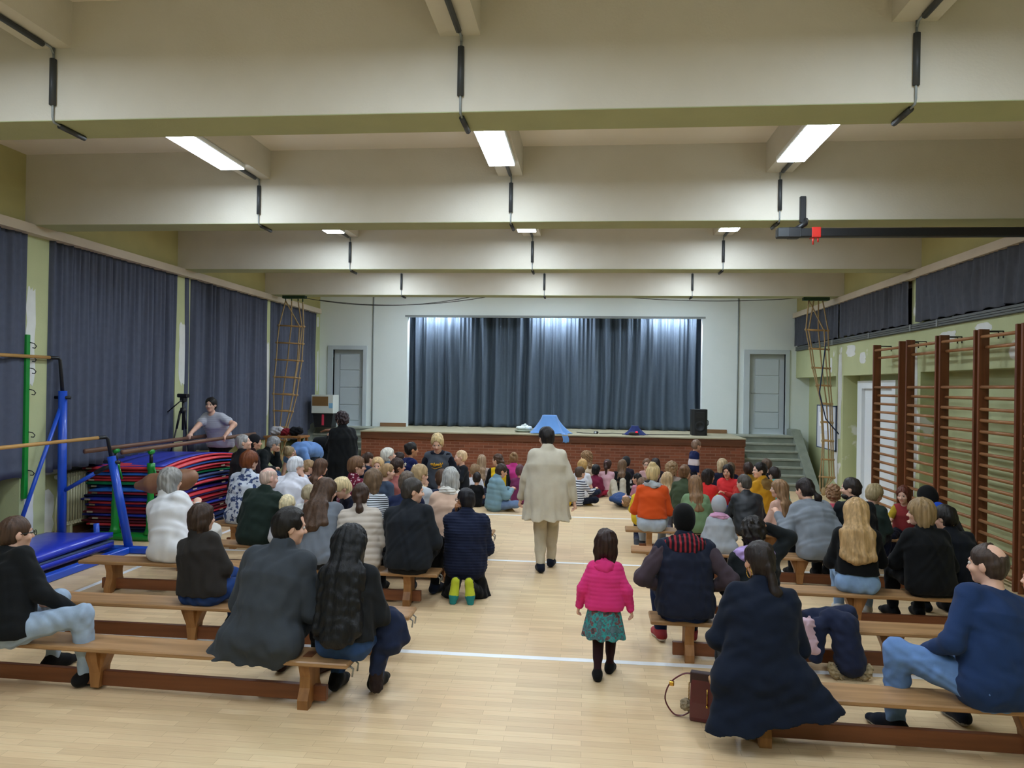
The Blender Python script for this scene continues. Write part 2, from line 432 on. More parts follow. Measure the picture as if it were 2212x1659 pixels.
# ------------------------------------------------------------------ curtains
def folds(seed, n, sharp=1.0):
    rnd = random.Random(seed)
    f = [(rnd.uniform(.6, 1.7)*n, rnd.uniform(0, 6.28), rnd.uniform(.4, 1)) for _ in range(4)]
    w = [(rnd.uniform(1.3, 3), rnd.uniform(0, 6.28)) for _ in range(2)]
    def fn(t, v):
        ph = t+.06/n*sum(math.sin(6.28*a*v*.3+b+t*5) for a, b in w)
        s = sum(k*math.sin(6.2832*q*ph+p) for q, p, k in f)/2.2
        hi = .35*math.sin(6.2832*n*3.1*t+seed)*(1-v)**2
        return s+hi
    return fn
def curtain(name, label, plane, p0, p1, z0, z1, n, amp, m, out, seed, group=None, lean=0.0, nu=None):
    """out: +1 folds bulge to positive x ('x' plane) ; plane = ('x', xpos) or ('y', ypos)"""
    fn = folds(seed, n)
    rnd = random.Random(seed*7+1); hem = [rnd.uniform(-.01, .01) for _ in range(8)]
    nu = nu or int(n*26)
    def P(u, v):
        t = p0+(p1-p0)*u
        a = amp*(fn(u, 1-v))*( .75+.25*(1-v))+out*amp*.6
        if u < .004 or u > .996: a *= .5
        z = z1+(z0-z1)*(1-v)
        z += (.012*math.sin(u*n*5+seed))*(1-v)
        return (plane[1]+a, t, z) if plane[0] == 'x' else (t, plane[1]+a, z)
    return tag(MB().grid(P, nu, 30).build(name, m, solid=.004), label, 'curtain', group)
curtain('window_curtain', 'tall grey curtain hanging before the first window, behind the high wooden bar', ('x', XL-.03), 5.3, 8.16, .95, 3.80, 9, 0.062, M_CURT, 1, 3)
curtain('window_curtain', 'tall wide grey curtain hanging behind the blue bar posts', ('x', XL-.03), 8.53, 11.38, .97, 3.80, 11, 0.062, M_CURT, 1, 4)
curtain('window_curtain', 'tall grey curtain hanging behind the camera tripod and the woman on the bars', ('x', XL-.03), 11.62, 14.82, .93, 3.80, 11, 0.062, M_CURT, 1, 5)
curtain('window_curtain', 'tall grey curtain in the corner behind the rope ladder and white box', ('x', XL-.03), 14.98, 17.63, .84, 3.80, 9, 0.062, M_CURT, 1, 6)
YC = YB+.62
curtain('stage_curtain', 'grey blue stage curtain half nearer the carton and white towels, pleated', ('y', YC), OX0-.25, -.80, SZ+.012, 3.95, 12, .11, M_SCURT, 0, 11, nu=520)
curtain('stage_curtain', 'grey blue stage curtain half reaching to the black loudspeaker, pleated', ('y', YC+.02), -.83, OX1+.25, SZ+.012, 3.95, 12, .11, M_SCURT, 0, 17, nu=520)
for y0, y1, sd, lb in ((4.9, 8.1, 21, 'short dark curtain of the high window out over the nearest wall bars'), (8.0, 11.52, 22, 'short dark curtain of the high window above the three nearer wall bars'),
                       (11.79, 14.86, 23, 'short dark curtain of the high window above the white double door'), (14.9, 17.85, 24, 'short dark curtain of the high window behind the rope ladder by the stairs')):
    curtain('clerestory_curtain', lb, ('x', XR-.02), y0, y1, 3.125, 3.79, 11, .034, M_CURTR, -1, sd)
r = empty('curtain_rail', 'long grey grooved rail under the short dark curtains', 'curtain rail', (XR, 10, 3.06))
rb = MB()
for k in range(3): rb.box((-.05, -7, -.045+.03*k), (-.001-.0, 7.8, -.022+.03*k))
rb.box((-.03, -7, -.05), (-.001, 7.8, .05))
rb.build('rail_profile', mat('rail_grey', '5A5D5A', rough=.5), r)
cl = MB()
for y in (-4, -1.8, .8, 1.65, 3.3, 5.2): cl.box((-.058, y-.02, -.05), (-.049, y+.02, .05))
cl.build('rail_clip', M_PIPEG, r)

# ------------------------------------------------------------------ luminaires
POSX = ['over the window side', 'over the middle aisle', 'over the wall bars side']
BAYN = ['out over the nearest benches', 'before the second crossbeam', 'between the second and third crossbeams', 'between the third and fourth crossbeams', 'behind the camera end']
def luminaire():
    t = empty('ceiling_light', 'x', 'ceiling light', group='long white luminaires under the ceiling ribs')
    h = MB().box((-.14, -.61, -.05), (.14, .61, 0), bev=.008)
    h.build('housing', M_WDOOR, t)
    MB().box((-.128, -.6, -.058), (.128, .6, -.049)).build('diffuser', M_LAMP, t)
    return t
L0 = luminaire(); first = True
for j, y in enumerate((.0, 3.28, 6.97, 10.25, 13.53, 16.0)):
    for i, x in enumerate(RIBX):
        lb = 'long bright white luminaire %s, %s' % (POSX[i], ['behind the camera', 'before the first crossbeam', 'just past the first crossbeam', 'just past the second crossbeam', 'just past the third crossbeam', 'past the last crossbeam near the stage'][j])
        o = L0 if first else dup(L0); first = False
        o.location = (x-.03, y, 4.40); o['label'] = lb
# lamps behind the stage lintel
s0 = None
for i, (x, lb) in enumerate(((-3.6, 'tube lamp behind the stage lintel above the carton side of the curtain'), (-.75, 'tube lamp behind the stage lintel above the middle of the curtain'), (1.95, 'tube lamp behind the stage lintel above the loudspeaker end'))):
    if s0 is None:
        s0 = empty('stage_light', lb, 'stage light', (x, YB+.34, 3.90), group='tube lamps behind the stage lintel')
        MB().box((-.5, -.03, 0), (.5, .05, .05)).build('housing', M_WDOOR, s0)
        MB().tube([(-.46, .03, -.02), (.46, .03, -.02)], .018).build('tube', M_SLAMP, s0)
        MB().box((-.3, -.125, .01), (-.26, -.02, .04)).box((.26, -.125, .01), (.3, -.02, .04)).build('wall_arm', M_PIPEG, s0)
        o = s0
    else: o = dup(s0, (x, YB+.34, 3.90), 0, lb)
# conduits with dark sleeves following ribs and beams
def conduit(x, y, kind, lb):
    t = empty('conduit', lb, 'conduit', (x, y, ZB), group='dark conduits on the crossbeams')
    t2 = MB().tube([(0, -.012, .5 if kind else .62), (0, -.012, .02), (.0, .0, -.012), (0, .04, -.016), (0, .30, -.016)], .008)
    if kind: t2.tube([(0, -1.1, .49), (0, -.04, .49), (0, -.015, .46)], .008)
    t2.build('pipe', M_PIPEG, t)
    a = MB().tube([(0, -.016, .42 if kind else .6), (0, -.016, .10)], .022); a.build('sleeve', M_PIPE, t)
    MB().tube([(0, .06, -.02), (0, .32, -.02)], .02).build('sleeve', M_PIPE, t)
    if kind: MB().tube([(0, -1.5, .478), (0, -.12, .478)], .02).build('sleeve', M_PIPE, t)
ORD = ['first', 'first', 'second', 'third', 'fourth']
for i, y in enumerate(BEAMS):
    if i == 0: continue
    for j, x in enumerate(RIBX):
        conduit(x+.01, y, 1, 'dark conduit running down the %s crossbeam %s' % (ORD[i], POSX[j]))
# pipes on the back wall and drooping cables
for x, nm in ((-5.2, 'thin grey wall pipe between the carton door and the stage opening'), (3.5, 'thin grey wall pipe between the loudspeaker and the door above the stairs')):
    tag(MB().tube([(x, YB-.02, SZ), (x, YB-.02, ZC)], .016).build('wall_pipe', M_PIPEG), nm, 'pipe')
def cable(a, b, sag, r, nm, lb, m=M_PIPE):
    a, b = np.array(a), np.array(b)
    P = [a+(b-a)*t-np.array([0, 0, sag*4*t*(1-t)]) for t in np.linspace(0, 1, 24)]
    tag(MB().tube(P, r, 6).build(nm, m), lb, 'cable')
cable(at(655, 643, y=15.07), at(1020, 641, y=15.07), .17, .007, 'hanging_cable', 'upper thin cable sagging below the far beam near the carton door')
cable(at(690, 648, y=15.06), at(1060, 640, y=15.06), .14, .007, 'hanging_cable', 'lower thin cable sagging below the far beam near the carton door')
cable(at(1350, 642, y=15.07), at(1740, 643, y=15.07), .07, .007, 'hanging_cable', 'thin cable sagging below the far beam above the door by the stairs')

# ------------------------------------------------------------------ benches
M_BT = wood('bench_top_wood', 'AE865C', '8C6842', rough=.38, axis=0, scale=3)
M_BL = wood('bench_leg_wood', 'A07040', '80552C', rough=.45, axis=2, scale=3)
M_BS = wood('bench_beam_wood', '7E4B2B', '693B20', rough=.45, axis=0, scale=3)
def bench(L=3.6, legs=(-1.5, 0, 1.5)):
    t = empty('gym_bench', 'x', 'bench', group='low wooden gym benches')
    MB().box((-L/2, -.135, .285), (L/2, .135, .318), bev=.008).build('seat', M_BT, t)
    for k, lx in enumerate(legs):
        w = .035
        if abs(lx) > .1:
            poly = [(-.115, 0), (-.06, 0), (-.04, .025), (.04, .025), (.06, 0), (.115, 0), (.12, .06), (.085, .13), (.08, .2), (.11, .285), (-.11, .285), (-.08, .2), (-.085, .13), (-.12, .06)]
            l = MB().prism(poly, lx-w, lx+w, 'x')
        else:
            poly = [(-.028, .02), (.028, .02), (.05, .12), (.075, .2), (.09, .285), (-.09, .285), (-.075, .2), (-.05, .12)]
            l = MB().prism(poly, lx-w, lx+w, 'x')
            l2 = [(lx-.03, .02), (lx+.03, .02), (lx+.045, .15), (lx+.1, .285), (lx-.1, .285), (lx-.045, .15)]
            l.prism(l2, -.05, .05, 'y')
        l.build('leg', M_BL, t)
    MB().box((legs[0]-.12, -.022, .025), (legs[-1]+.12, .022, .125), bev=.004).build('balance_beam', M_BS, t)
    hk = MB()
    for s in (-1, 1):
        hk.tube([(L/2-.02, s*.05, .285), (L/2+.012, s*.05, .26), (L/2+.005, s*.05, .21)], .006, 6)
    hk.box((L/2-.1, -.08, .275), (L/2-.01, .08, .286))
    hk.build('hook', M_STEEL, t)
    wc = MB().box((legs[-1]-.03, -.05, .318), (legs[-1]+.03, .05, .322))
    wc.build('tenon', M_BS, t)
    return t
B0 = bench()
BEN = [(-3.28, 4.83, -.03, 'low wooden bench in front, under the man in pale jeans and the long-haired woman'),
       (-3.13, 5.80, .0, 'low wooden bench under the woman in the dark blazer, empty at its aisle end'),
       (-3.17, 7.09, .005, 'low wooden bench reaching from beside the blue mat to the black-jacketed man'),
       (-2.95, 8.02, .0, 'low wooden bench under the bald man in the dark green coat'),
       (2.58, 4.62, -.02, 'low wooden bench nearest on the wall bar side, under the woman in the navy coat'),
       (2.32, 5.96, -.01, 'low wooden bench under the person with the tartan hood and the heaped navy coat'),
       (2.42, 6.99, -.015, 'low wooden bench under the woman with long blond hair and pale jeans'),
       (2.32, 8.40, -.045, 'low wooden bench under the woman in the long grey sweater'),
       (2.32, 9.66, -.02, 'low wooden bench under the woman in the orange sweater, its end jutting into the aisle'),
       (-2.9, 9.15, .0, 'low wooden bench under the white-haired man in the white shirt')]
for i, (x, y, rz, lb) in enumerate(BEN):
    o = B0 if i == 0 else dup(B0)
    o.location = (x, y, 0); o.rotation_euler = (0, 0, rz); o['label'] = lb
# ------------------------------------------------------------------ gymnastics equipment
M_BLUE = mat('blue_lacquer', '1B4FC4', rough=.35, coat=.2)
M_GRN = mat('green_lacquer', '12872F', rough=.35, coat=.2)
M_BLK = mat('black_steel', '17181A', rough=.45)
M_RAIL = wood('pale_rail_wood', 'C79A58', 'B08447', rough=.4, axis=1, scale=3)
M_BROWN = wood('brown_rail_wood', '7A5743', '5E4030', rough=.45, axis=1, scale=3)
# uneven bars
t = empty('uneven_bars', 'blue uneven bars with two pale wooden rails standing on a blue mat', 'gymnastics bars', (-6.0, 8.65, 0))
def W2(o, p): return np.array(p, float)-np.array(o.location)
for nm, y in (('far', 8.65), ('near', 6.25)):
    s = 1 if nm == 'far' else -1
    MB().tube([W2(t, (-6.40, y, .06)), W2(t, (-6.42, y, 1.96))], .05, 14).build('upright', M_BLUE, t)
    MB().tube([W2(t, (-6.42, y, 1.9)), W2(t, (-6.46, y, 2.34)), W2(t, (-6.47, y-.03*s, 2.365)), W2(t, (-6.48, y-.16*s, 2.365))], .022, 10).build('rail_arm', M_BLK, t)
    MB().tube([W2(t, (-5.52, y, .06)), W2(t, (-5.77, y, 1.17))], .05, 14).build('upright', M_BLUE, t)
    MB().tube([W2(t, (-5.76, y, 1.1)), W2(t, (-5.82, y, 1.38)), W2(t, (-5.83, y-.03*s, 1.405)), W2(t, (-5.84, y-.16*s, 1.405))], .022, 10).build('rail_arm', M_BLK, t)
    MB().box(W2(t, (-6.6, y-.05, .0)), W2(t, (-5.12, y+.05, .08)), bev=.012).box(W2(t, (-5.2, y-.06, .0)), W2(t, (-5.1, y+.06, .09)), bev=.012).build('base_bar', M_BLUE, t)
    MB().tube([W2(t, (-6.40, y, .72)), W2(t, (-5.95, y-.02, .97))], .024, 10).build('strut', M_BLUE, t)
    MB().tube([W2(t, (-5.96, y-.02, .965)), W2(t, (-5.86, y-.02, 1.02)), W2(t, (-5.74, y, 1.06))], .028, 10).build('strut_joint', M_BLK, t)
    MB().tube([W2(t, (-6.43, y, 1.8)), W2(t, (-6.47, y-.75*s, .12))], .024, 10).build('brace', M_BLUE, t)
    kb = MB().tube([W2(t, (-6.52, y, 1.88)), W2(t, (-6.32, y, 1.88))], .022, 10); kb.build('clamp_knob', M_BLK, t)
    kb = MB().tube([W2(t, (-5.86, y, 1.10)), W2(t, (-5.66, y, 1.10))], .022, 10); kb.build('clamp_knob', M_BLK, t)
MB().tube([W2(t, (-6.48, 8.5, 2.365)), W2(t, (-6.48, 6.4, 2.365))], .021, 12).build('rail', M_RAIL, t)
MB().tube([W2(t, (-5.84, 8.5, 1.405)), W2(t, (-5.84, 6.4, 1.405))], .021, 12).build('rail', M_RAIL, t)
MB().box(W2(t, (-5.58, 6.3, .0)), W2(t, (-5.48, 8.6, .08)), bev=.01).build('base_bar', M_BLUE, t)
MB().tube([W2(t, (-5.98, 8.72, .05)), W2(t, (-6.0, 8.72, .33))], .035, 10).build('peg', M_BLUE, t)
# blue landing mat, two folded layers
M_MATB = mat('blue_mat_vinyl', '2A3CC0', rough=.32, coat=.25, bump=.25, bscale=9)
M_MATS = mat('mat_seam', '4A5A7A', rough=.6)
g = empty('landing_mat', 'thick folded blue landing mat lying under the blue uneven bars', 'mat', (-6.05, 7.4, 0))
def slab(lo, hi, sag, seed, ny=20, nx=8):
    """soft slab with a sagging, slightly uneven top"""
    rnd = random.Random(seed); a, b = rnd.uniform(0, 6), rnd.uniform(0, 6)
    (x0, y0, z0), (x1, y1, z1) = lo, hi
    V, F = [], []
    for k in (0, 1):
        for j in range(ny+1):
            for i in range(nx+1):
                u, v = i/nx, j/ny
                e = .012 if (i in (0, nx) or j in (0, ny)) else 0
                w = sag(u, v)+.004*math.sin(a+5*u)*math.sin(b+6*v)
                V.append((x0+(x1-x0)*u, y0+(y1-y0)*v, (z0+e*.5 if k == 0 else z1-e)+w))
    n = (nx+1)*(ny+1)
    for j in range(ny):
        for i in range(nx):
            q = j*(nx+1)+i
            F.append((q, q+nx+1, q+nx+2, q+1)); F.append((n+q, n+q+1, n+q+nx+2, n+q+nx+1))
    for j in range(ny):
        q = j*(nx+1); F.append((q, n+q, n+q+nx+1, q+nx+1)); q += nx; F.append((q, q+nx+1, n+q+nx+1, n+q))
    for i in range(nx):
        q = i; F.append((q, q+1, n+q+1, n+q)); q = ny*(nx+1)+i; F.append((q, n+q, n+q+1, q+1))
    return MB().add(V, F, True)
z = lambda u, v: 0
up = lambda u, v: .05*math.exp(-((u-1)/.35)**2)*v
slab((-.46, -1.0, .082), (.40, 1.15, .17), lambda u, v: .0, 1).build('mat_layer', M_MATB, g)
slab((-.46, -.98, .172), (.40, 1.13, .25), lambda u, v: .025*math.sin(3.14*u)*math.sin(3.14*v)+.03*u*v, 2).build('mat_layer', M_MATB, g)
MB().box((-.455, -.99, .160), (.405, 1.14, .176)).build('seam', M_MATS, g)
# parallel bars
t = empty('parallel_bars', 'green parallel bars with brown wooden rails straddling the pile of mats', 'gymnastics bars', (-5.93, 10.6, 0))
PX, PY = (-6.17, -5.68), (9.35, 12.0)
for x in PX:
    for y in PY:
        uo = MB().lathe([(.085, .09), (.06, .14), (.05, .2), (.05, .5), (.042, .52), (.042, .93), (.05, .94), (.05, 1.02)], W2(t, (x, y, 0)), 16).build('upright', M_GRN, t)
        MB().tube([W2(t, (x, y, 1.0)), W2(t, (x, y, 1.16))], .022, 10).build('height_tube', M_BLK, uo)
        MB().lathe([(.02, -.05), (.036, -.03), (.036, .03), (.02, .05)], W2(t, (x, y, 1.17)), 12, (0, 1, 0)).build('rail_clamp', M_GRN, t); MB().tube([W2(t, (x+.04, y, .97)), W2(t, (x+.09, y, .80))], .012, 8).build('lever', M_GRN, uo)
    MB().tube([W2(t, (x, 8.72, 1.215)), W2(t, (x, 12.45, 1.215))], .024, 12, flat=1.25).build('rail', M_BROWN, t)
for y in PY:
    MB().box(W2(t, (-6.5, y-.085, .0)), W2(t, (-5.42, y+.085, .09)), bev=.03).build('base_foot', M_GRN, t)
# pile of gym mats, each mat a thing
RED, BLU, NAVY, LBL, GRNM, MAR = 'D83C48', '2F3CB0', '182A5C', '2F78E0', '0E8450', '6A1A2E'
MATC = [(NAVY, 'navy'), (NAVY, 'navy'), (NAVY, 'navy'), (RED, 'red'), (MAR, 'maroon'), (MAR, 'maroon'), (BLU, 'blue'), (MAR, 'maroon'), (RED, 'red'), (BLU, 'blue'), (RED, 'red'), (BLU, 'blue'), (NAVY, 'navy'), (RED, 'red'), (LBL, 'light blue'), (NAVY, 'navy'), (GRNM, 'green'), (RED, 'red'), (RED, 'red'), (LBL, 'light blue'), (RED, 'red'), (RED, 'red and blue')]
zz = .0; rnd = random.Random(5)
ORDW = ['bottom', 'second', 'third', 'fourth', 'fifth', 'sixth', 'seventh', 'eighth', 'ninth', 'tenth', 'eleventh', 'twelfth', 'thirteenth', 'fourteenth', 'fifteenth', 'sixteenth', 'seventeenth', 'eighteenth', 'nineteenth', 'twentieth', 'twenty-first', 'topmost']
for i, (c, nmc) in enumerate(MATC):
    th = .045 if i > 2 else .05
    dx, dy, sh = rnd.uniform(-.05, .05), rnd.uniform(-.05, .05), (.16 if i % 3 else .05)*(1-i/26)
    if i < 5: dx += .03
    o = empty('gym_mat', ('%s gym mat, %s from the floor in the pile' if 0 < i < 21 else '%s gym mat, %s of the pile') % (nmc, ORDW[i]), 'mat', (-6.14+dx, 10.60+dy, zz), rz=rnd.uniform(-.05, .02), group='gym mats in the pile')
    h = i/21
    bend = (lambda u, v, h=h: .085*h*(1-(2*v-1)**2)+.02*h*u)
    hw = .57+rnd.uniform(-.03, .02)
    slab((-hw, -1.06, .0), (hw+sh*.4, 1.06, th-.004), bend, 40+i, 24, 6).build('cover', mat('mat_vinyl_'+nmc.replace(' ', '_'), c, rough=.42, coat=.1), o)
    if i == 21: slab((-hw+.02, -1.02, th-.002), (hw-.02, 1.0, th+.006), bend, 88, 24, 6).build('blue_top', mat('mat_vinyl_blue', BLU, rough=.42, coat=.1), o)
    if i % 2:
        hd = MB()
        for y in (-.4, .4): hd.box((hw+sh*.4, y-.05, .012), (hw+sh*.4+.006, y+.05, .03))
        for xx in (-hw+.1, hw-.1): hd.box((xx-.04, -1.066, .01), (xx+.04, -1.058, .03))
        hd.build('corner_tab', mat('mat_tab', 'B9AE93', rough=.7), o)
    zz += th-.0035
# radiators under the windows
M_RAD = mat('radiator_paint', 'B9B692', rough=.45, noise=.06, nscale=6)
def radiator(y0, n, lb):
    t = empty('radiator', lb, 'radiator', (XL-.29, y0, 0), group='old ribbed radiators under the windows')
    m = MB()
    for i in range(n):
        y = i*.052
        for x in (-.055, .0, .055): m.tube([(x, y, .2), (x, y, .84)], .017, 8)
        m.box((-.072, y-.019, .80), (.072, y+.019, .87), bev=.015).box((-.072, y-.019, .17), (.072, y+.019, .24), bev=.015)
    m.tube([(0, -.03, .83), (0, n*.052, .83)], .02, 8).tube([(0, -.03, .2), (0, n*.052, .2)], .02, 8)
    m.build('sections', M_RAD, t)
    MB().tube([(0, -.03, .83), (0, -.10, .83)], .018, 8).lathe([(.03, 0), (.034, .03), (.03, .06)], (0, -.16, .83), 12, (0, 1, 0)).build('valve', M_WDOOR, t)
    MB().tube([(0, -.10, .83), (-.03, -.12, .4), (-.03, -.12, .02)], .013, 8).build('pipe', M_RAD, t)
    for y in (.05, n*.052-.12): MB().box((-.05, y, .0), (.05, y+.05, .18)).build('foot', M_RAD, t)
radiator(9.28, 16, 'ribbed cream radiator behind the blue bar post and the mat pile')
radiator(7.40, 13, 'ribbed cream radiator behind the man in the black jacket')
# green steel rail with hooks on the pillar
t = empty('wall_hook_rail', 'narrow green steel rail with hooks on the window pillar', 'rail', (XL+.02, 8.17, 0))
MB().box((-.015, -.03, .70), (.03, .03, 2.62), bev=.004).build('rail', M_GRN, t)
for z in (2.5, 2.34, 2.2, 1.95, 1.45, 1.0):
    P = [(.03, .02, z+.03), (.06, .05, z+.02), (.07, .075, z-.01), (.05, .08, z-.035), (.03, .06, z-.03)]
    MB().tube(P, .006, 6).build('hook', M_BLK, t)
# camera tripod standing on the mats
tp = at(394, 985, y=11.22)
t = empty('tripod', 'tall black camera tripod standing on the mats before the curtain', 'tripod', (tp[0], 11.22, zz+.050))
for a in (90, 210, 330):
    c, s = math.cos(math.radians(a)), math.sin(math.radians(a))
    MB().tube([(c*.04, s*.04, .66), (c*.09, s*.09, .38)], .018, 8).tube([(c*.085, s*.085, .42), (c*.17, s*.17, .0)], .012, 8).build('leg', M_BLK, t)
MB().tube([(0, 0, .36), (0, 0, .82)], .018, 10).lathe([(.04, .62), (.05, .66), (.04, .71)], (0, 0, 0), 14).build('column', M_BLK, t)
MB().box((-.04, -.045, .80), (.04, .045, .88), bev=.012).box((-.085, -.05, .87), (.085, .05, .93), bev=.012).build('head', M_BLK, t)
MB().tube([(0, -.05, .83), (-.20, -.10, .64)], .010, 8).build('pan_handle', M_BLK, t)

# rope ladders
M_ROPE = mat('hemp_rope', 'A58B62', rough=.9, noise=.15, nscale=60)
M_RUNG = mat('ladder_rung_wood', 'B48B54', rough=.5, noise=.1, nscale=8)
def rope_ladder(lb, Y, rows, dy, top, bottom):
    """rows: (left px, right px, py) of the rungs; a front and a rear ladder dy apart"""
    base = at((rows[-1][0]+rows[-1][1])/2, rows[-1][2], y=Y)
    t = empty('rope_ladder', lb, 'rope ladder', (base[0], Y, 0))
    loc = np.array([base[0], Y, 0])
    pts = [[], [], [], [], []]
    for k, (a, b, py) in enumerate(rows):
        A = at(a, py, y=Y)-loc; B = at(b, py+(b-a)*.05, y=Y)-loc
        q = k/(len(rows)-1)
        d = dy*(1-.75*q)
        C = A*(.72)+B*.28+np.array([0, d, .01]); D = A*.28+B*.72+np.array([0, d, .01])
        M = (A+B)/2+np.array([.0, .02, 0])
        for l, p in zip(pts, (A, B, C, D, M*(.35+.0*q)+B*.65)): l.append(p)
        ru = MB().tube([A-(B-A)*.06, B+(B-A)*.06], .016, 8).build('rung', M_RUNG, t)
        if k < len(rows)-2: MB().tube([C-(D-C)*.1, D+(D-C)*.1], .014, 8).build('rung', M_RUNG, t)
        for p in (A, B, pts[4][-1]): MB().lathe([(.008, -.03), (.026, -.014), (.026, .014), (.008, .03)], p, 8).build('knot', M_ROPE, ru)
    tops = [at(px, py, y=Y)-loc for px, py in top]
    bot = at(*bottom, y=Y)-loc
    for i, l in enumerate(pts):
        P = [tops[i % len(tops)]]+l+[bot+np.array([.03*(i-2), .02*i, 0])]
        Q = []
        for a, b in zip(P[:-1], P[1:]):
            for s in np.linspace(0, 1, 5)[:-1]: Q.append(np.array(a)*(1-s)+np.array(b)*s)
        Q.append(np.array(P[-1]))
        MB().tube(Q, .0135, 7).build('rope', M_ROPE, t)
    c = sum(tops)/len(tops)
    hb = MB().box((c[0]-.24, c[1]-.06, ZB-.06), (c[0]+.24, c[1]+.06, ZB-.004))
    for p in tops: hb.tube([p, (p[0], p[1], ZB-.03)], .012, 6)
    hb.build('hanger', mat('hanger_green', '20402A', rough=.6), t)
    MB().lathe([(.02, -.07), (.05, -.03), (.045, .04), (.02, .08)], bot, 10).build('end_knot', M_ROPE, t)
LROWS = [(603, 656, 703), (599, 654, 740), (597, 652, 777), (593, 646, 814), (591, 641, 851), (592, 632, 887), (593, 621, 922), (596, 618, 950)]
rope_ladder('hemp rope ladder hanging by the window curtains above the crouched man', 14.9, LROWS, .28, [(617, 650), (654, 652), (630, 650), (644, 650)], (606, 990))
RROWS = [(1741, 1789, 712), (1749, 1790, 753), (1755, 1792, 794), (1764, 1794, 832), (1774, 1797, 872), (1775, 1798, 912), (1777, 1799, 952), (1775, 1800, 992), (1771, 1802, 1030)]
rope_ladder('hemp rope ladder hanging before the notice board by the stairs', 14.9, RROWS, .22, [(1747, 648), (1777, 649), (1758, 648), (1768, 648)], (1779, 1062))
tag(MB().tube([at(1784, 740, y=14.8), at(1778, 790, y=14.8), at(1770, 850, y=14.8), at(1784, 905, y=14.8), at(1812, 938, y=14.9)], .012, 7).build('tie_cord', mat('blue_cord', '24324E', rough=.8)), 'dark blue cord tied round the rope ladder by the notice board', 'cord')

# wall bars
M_WB = wood('wall_bar_post_wood', '764225', '5A2F18', rough=.4, axis=2, scale=3)
M_WR = wood('wall_bar_rung_wood', '9E6C40', '84542E', rough=.4, axis=1, scale=3)
WBX = 4.60
def wall_bars(px0, px1, lb):
    yf = at(px0, 800, x=WBX)[1]; yn = at(px1, 800, x=WBX)[1]
    t = empty('wall_bars', lb, 'wall bars', (WBX, (yf+yn)/2, 0), group='wooden wall bars')
    h = (yf-yn)/2; top = 2.85
    for s in (-1, 1):
        po = MB().box((-.058, s*h-.019, 0), (.058, s*h+.019, top), bev=.004).build('post', M_WB, t)
        br = MB().tube([(.05, s*h, top-.02), (XR-WBX-.002, s*h, top-.02)], .008, 6).tube([(XR-WBX-.004, s*h, top-.02), (XR-WBX-.004, s*h, top-.10)], .008, 6)
        br.build('bracket', M_BLK, po)
    zs = [top-.09, top-.21]+[2.175-.129*i for i in range(17)]
    for i, z in enumerate(zs):
        x = -.03 if i != 1 and i != 3 else .02
        MB().tube([(x, -h, z), (x, h, z)], .0175, 10, flat=1.15).build('rung', M_WR, t)
    return t
wall_bars(1894, 1950, 'dark wooden wall bars before the white double door, narrowest in view')
wall_bars(1966, 2030, 'dark wooden wall bars beside the pillar with white filler, second from the door')
wall_bars(2039, 2114, 'dark wooden wall bars third from the white double door')
wall_bars(2124, 2206, 'dark wooden wall bars fourth from the door, above the balding man')
wall_bars(2219, 2330, 'dark wooden wall bars cut by the picture edge, only the post in view')

# steel bar under the second beam
t = empty('ceiling_bar', 'black square steel bar hung below the second crossbeam with a red clip', 'steel bar', (2.0, 8.05, 3.74))
MB().box((-.04, -.045, -.045), (XR-2.0-.002, .045, .045), bev=.008).build('bar', M_BLK, t)
MB().box((.20, .045, .12), (.26, .09, .40), bev=.006).build('beam_bracket', M_BLK, t)
MB().tube([(.26, .06, .15), (.24, .0, .10), (.13, .0, .03)], .028, 8).box((.06, -.055, -.055), (.18, .055, .055), bev=.01).build('arm', M_BLK, t)
MB().box((-.05, -.052, -.052), (.19, .052, .052), bev=.01).build('end_sleeve', mat('dark_grey_steel', '2A2D2F', rough=.5), t)
MB().box((.295, -.054, -.054), (.385, .054, .054), bev=.006).tube([(.31, -.03, -.05), (.31, -.03, -.125)], .009, 6).tube([(.36, -.03, -.05), (.36, -.03, -.10)], .009, 6).build('red_clip', mat('red_plastic', 'C0281F', rough=.4), t)
# notice board
t = empty('notice_board', 'white notice board with blue frame behind the rope ladder by the stairs', 'notice board', (XR, 15.6, 1.38))
MB().box((-.02, -.58, -.42), (-.001, .58, .42)).build('board', mat('notice_white', 'D3D6DC', rough=.5), t)
fr = MB()
for a, b, c, d in ((-.6, .6, .42, .44), (-.6, .6, -.44, -.42), (-.6, -.58, -.44, .44), (.58, .6, -.44, .44)): fr.box((-.03, a, c), (-.001, b, d))
fr.build('frame', mat('notice_frame', '3B4A66', rough=.5), t)
for k, (y, zc, w, h, c) in enumerate(((.35, .15, .2, .28, 'F2F2F0'), (.05, .1, .24, .34, 'E6E9F0'), (-.3, .12, .2, .28, 'F2F2F0'), (.2, -.25, .3, .2, 'EDEAE0'))):
    MB().box((-.024, y-w/2, zc-h/2), (-.0195, y+w/2, zc+h/2)).build('sheet', mat('paper_%d' % k, c, rough=.8), t)
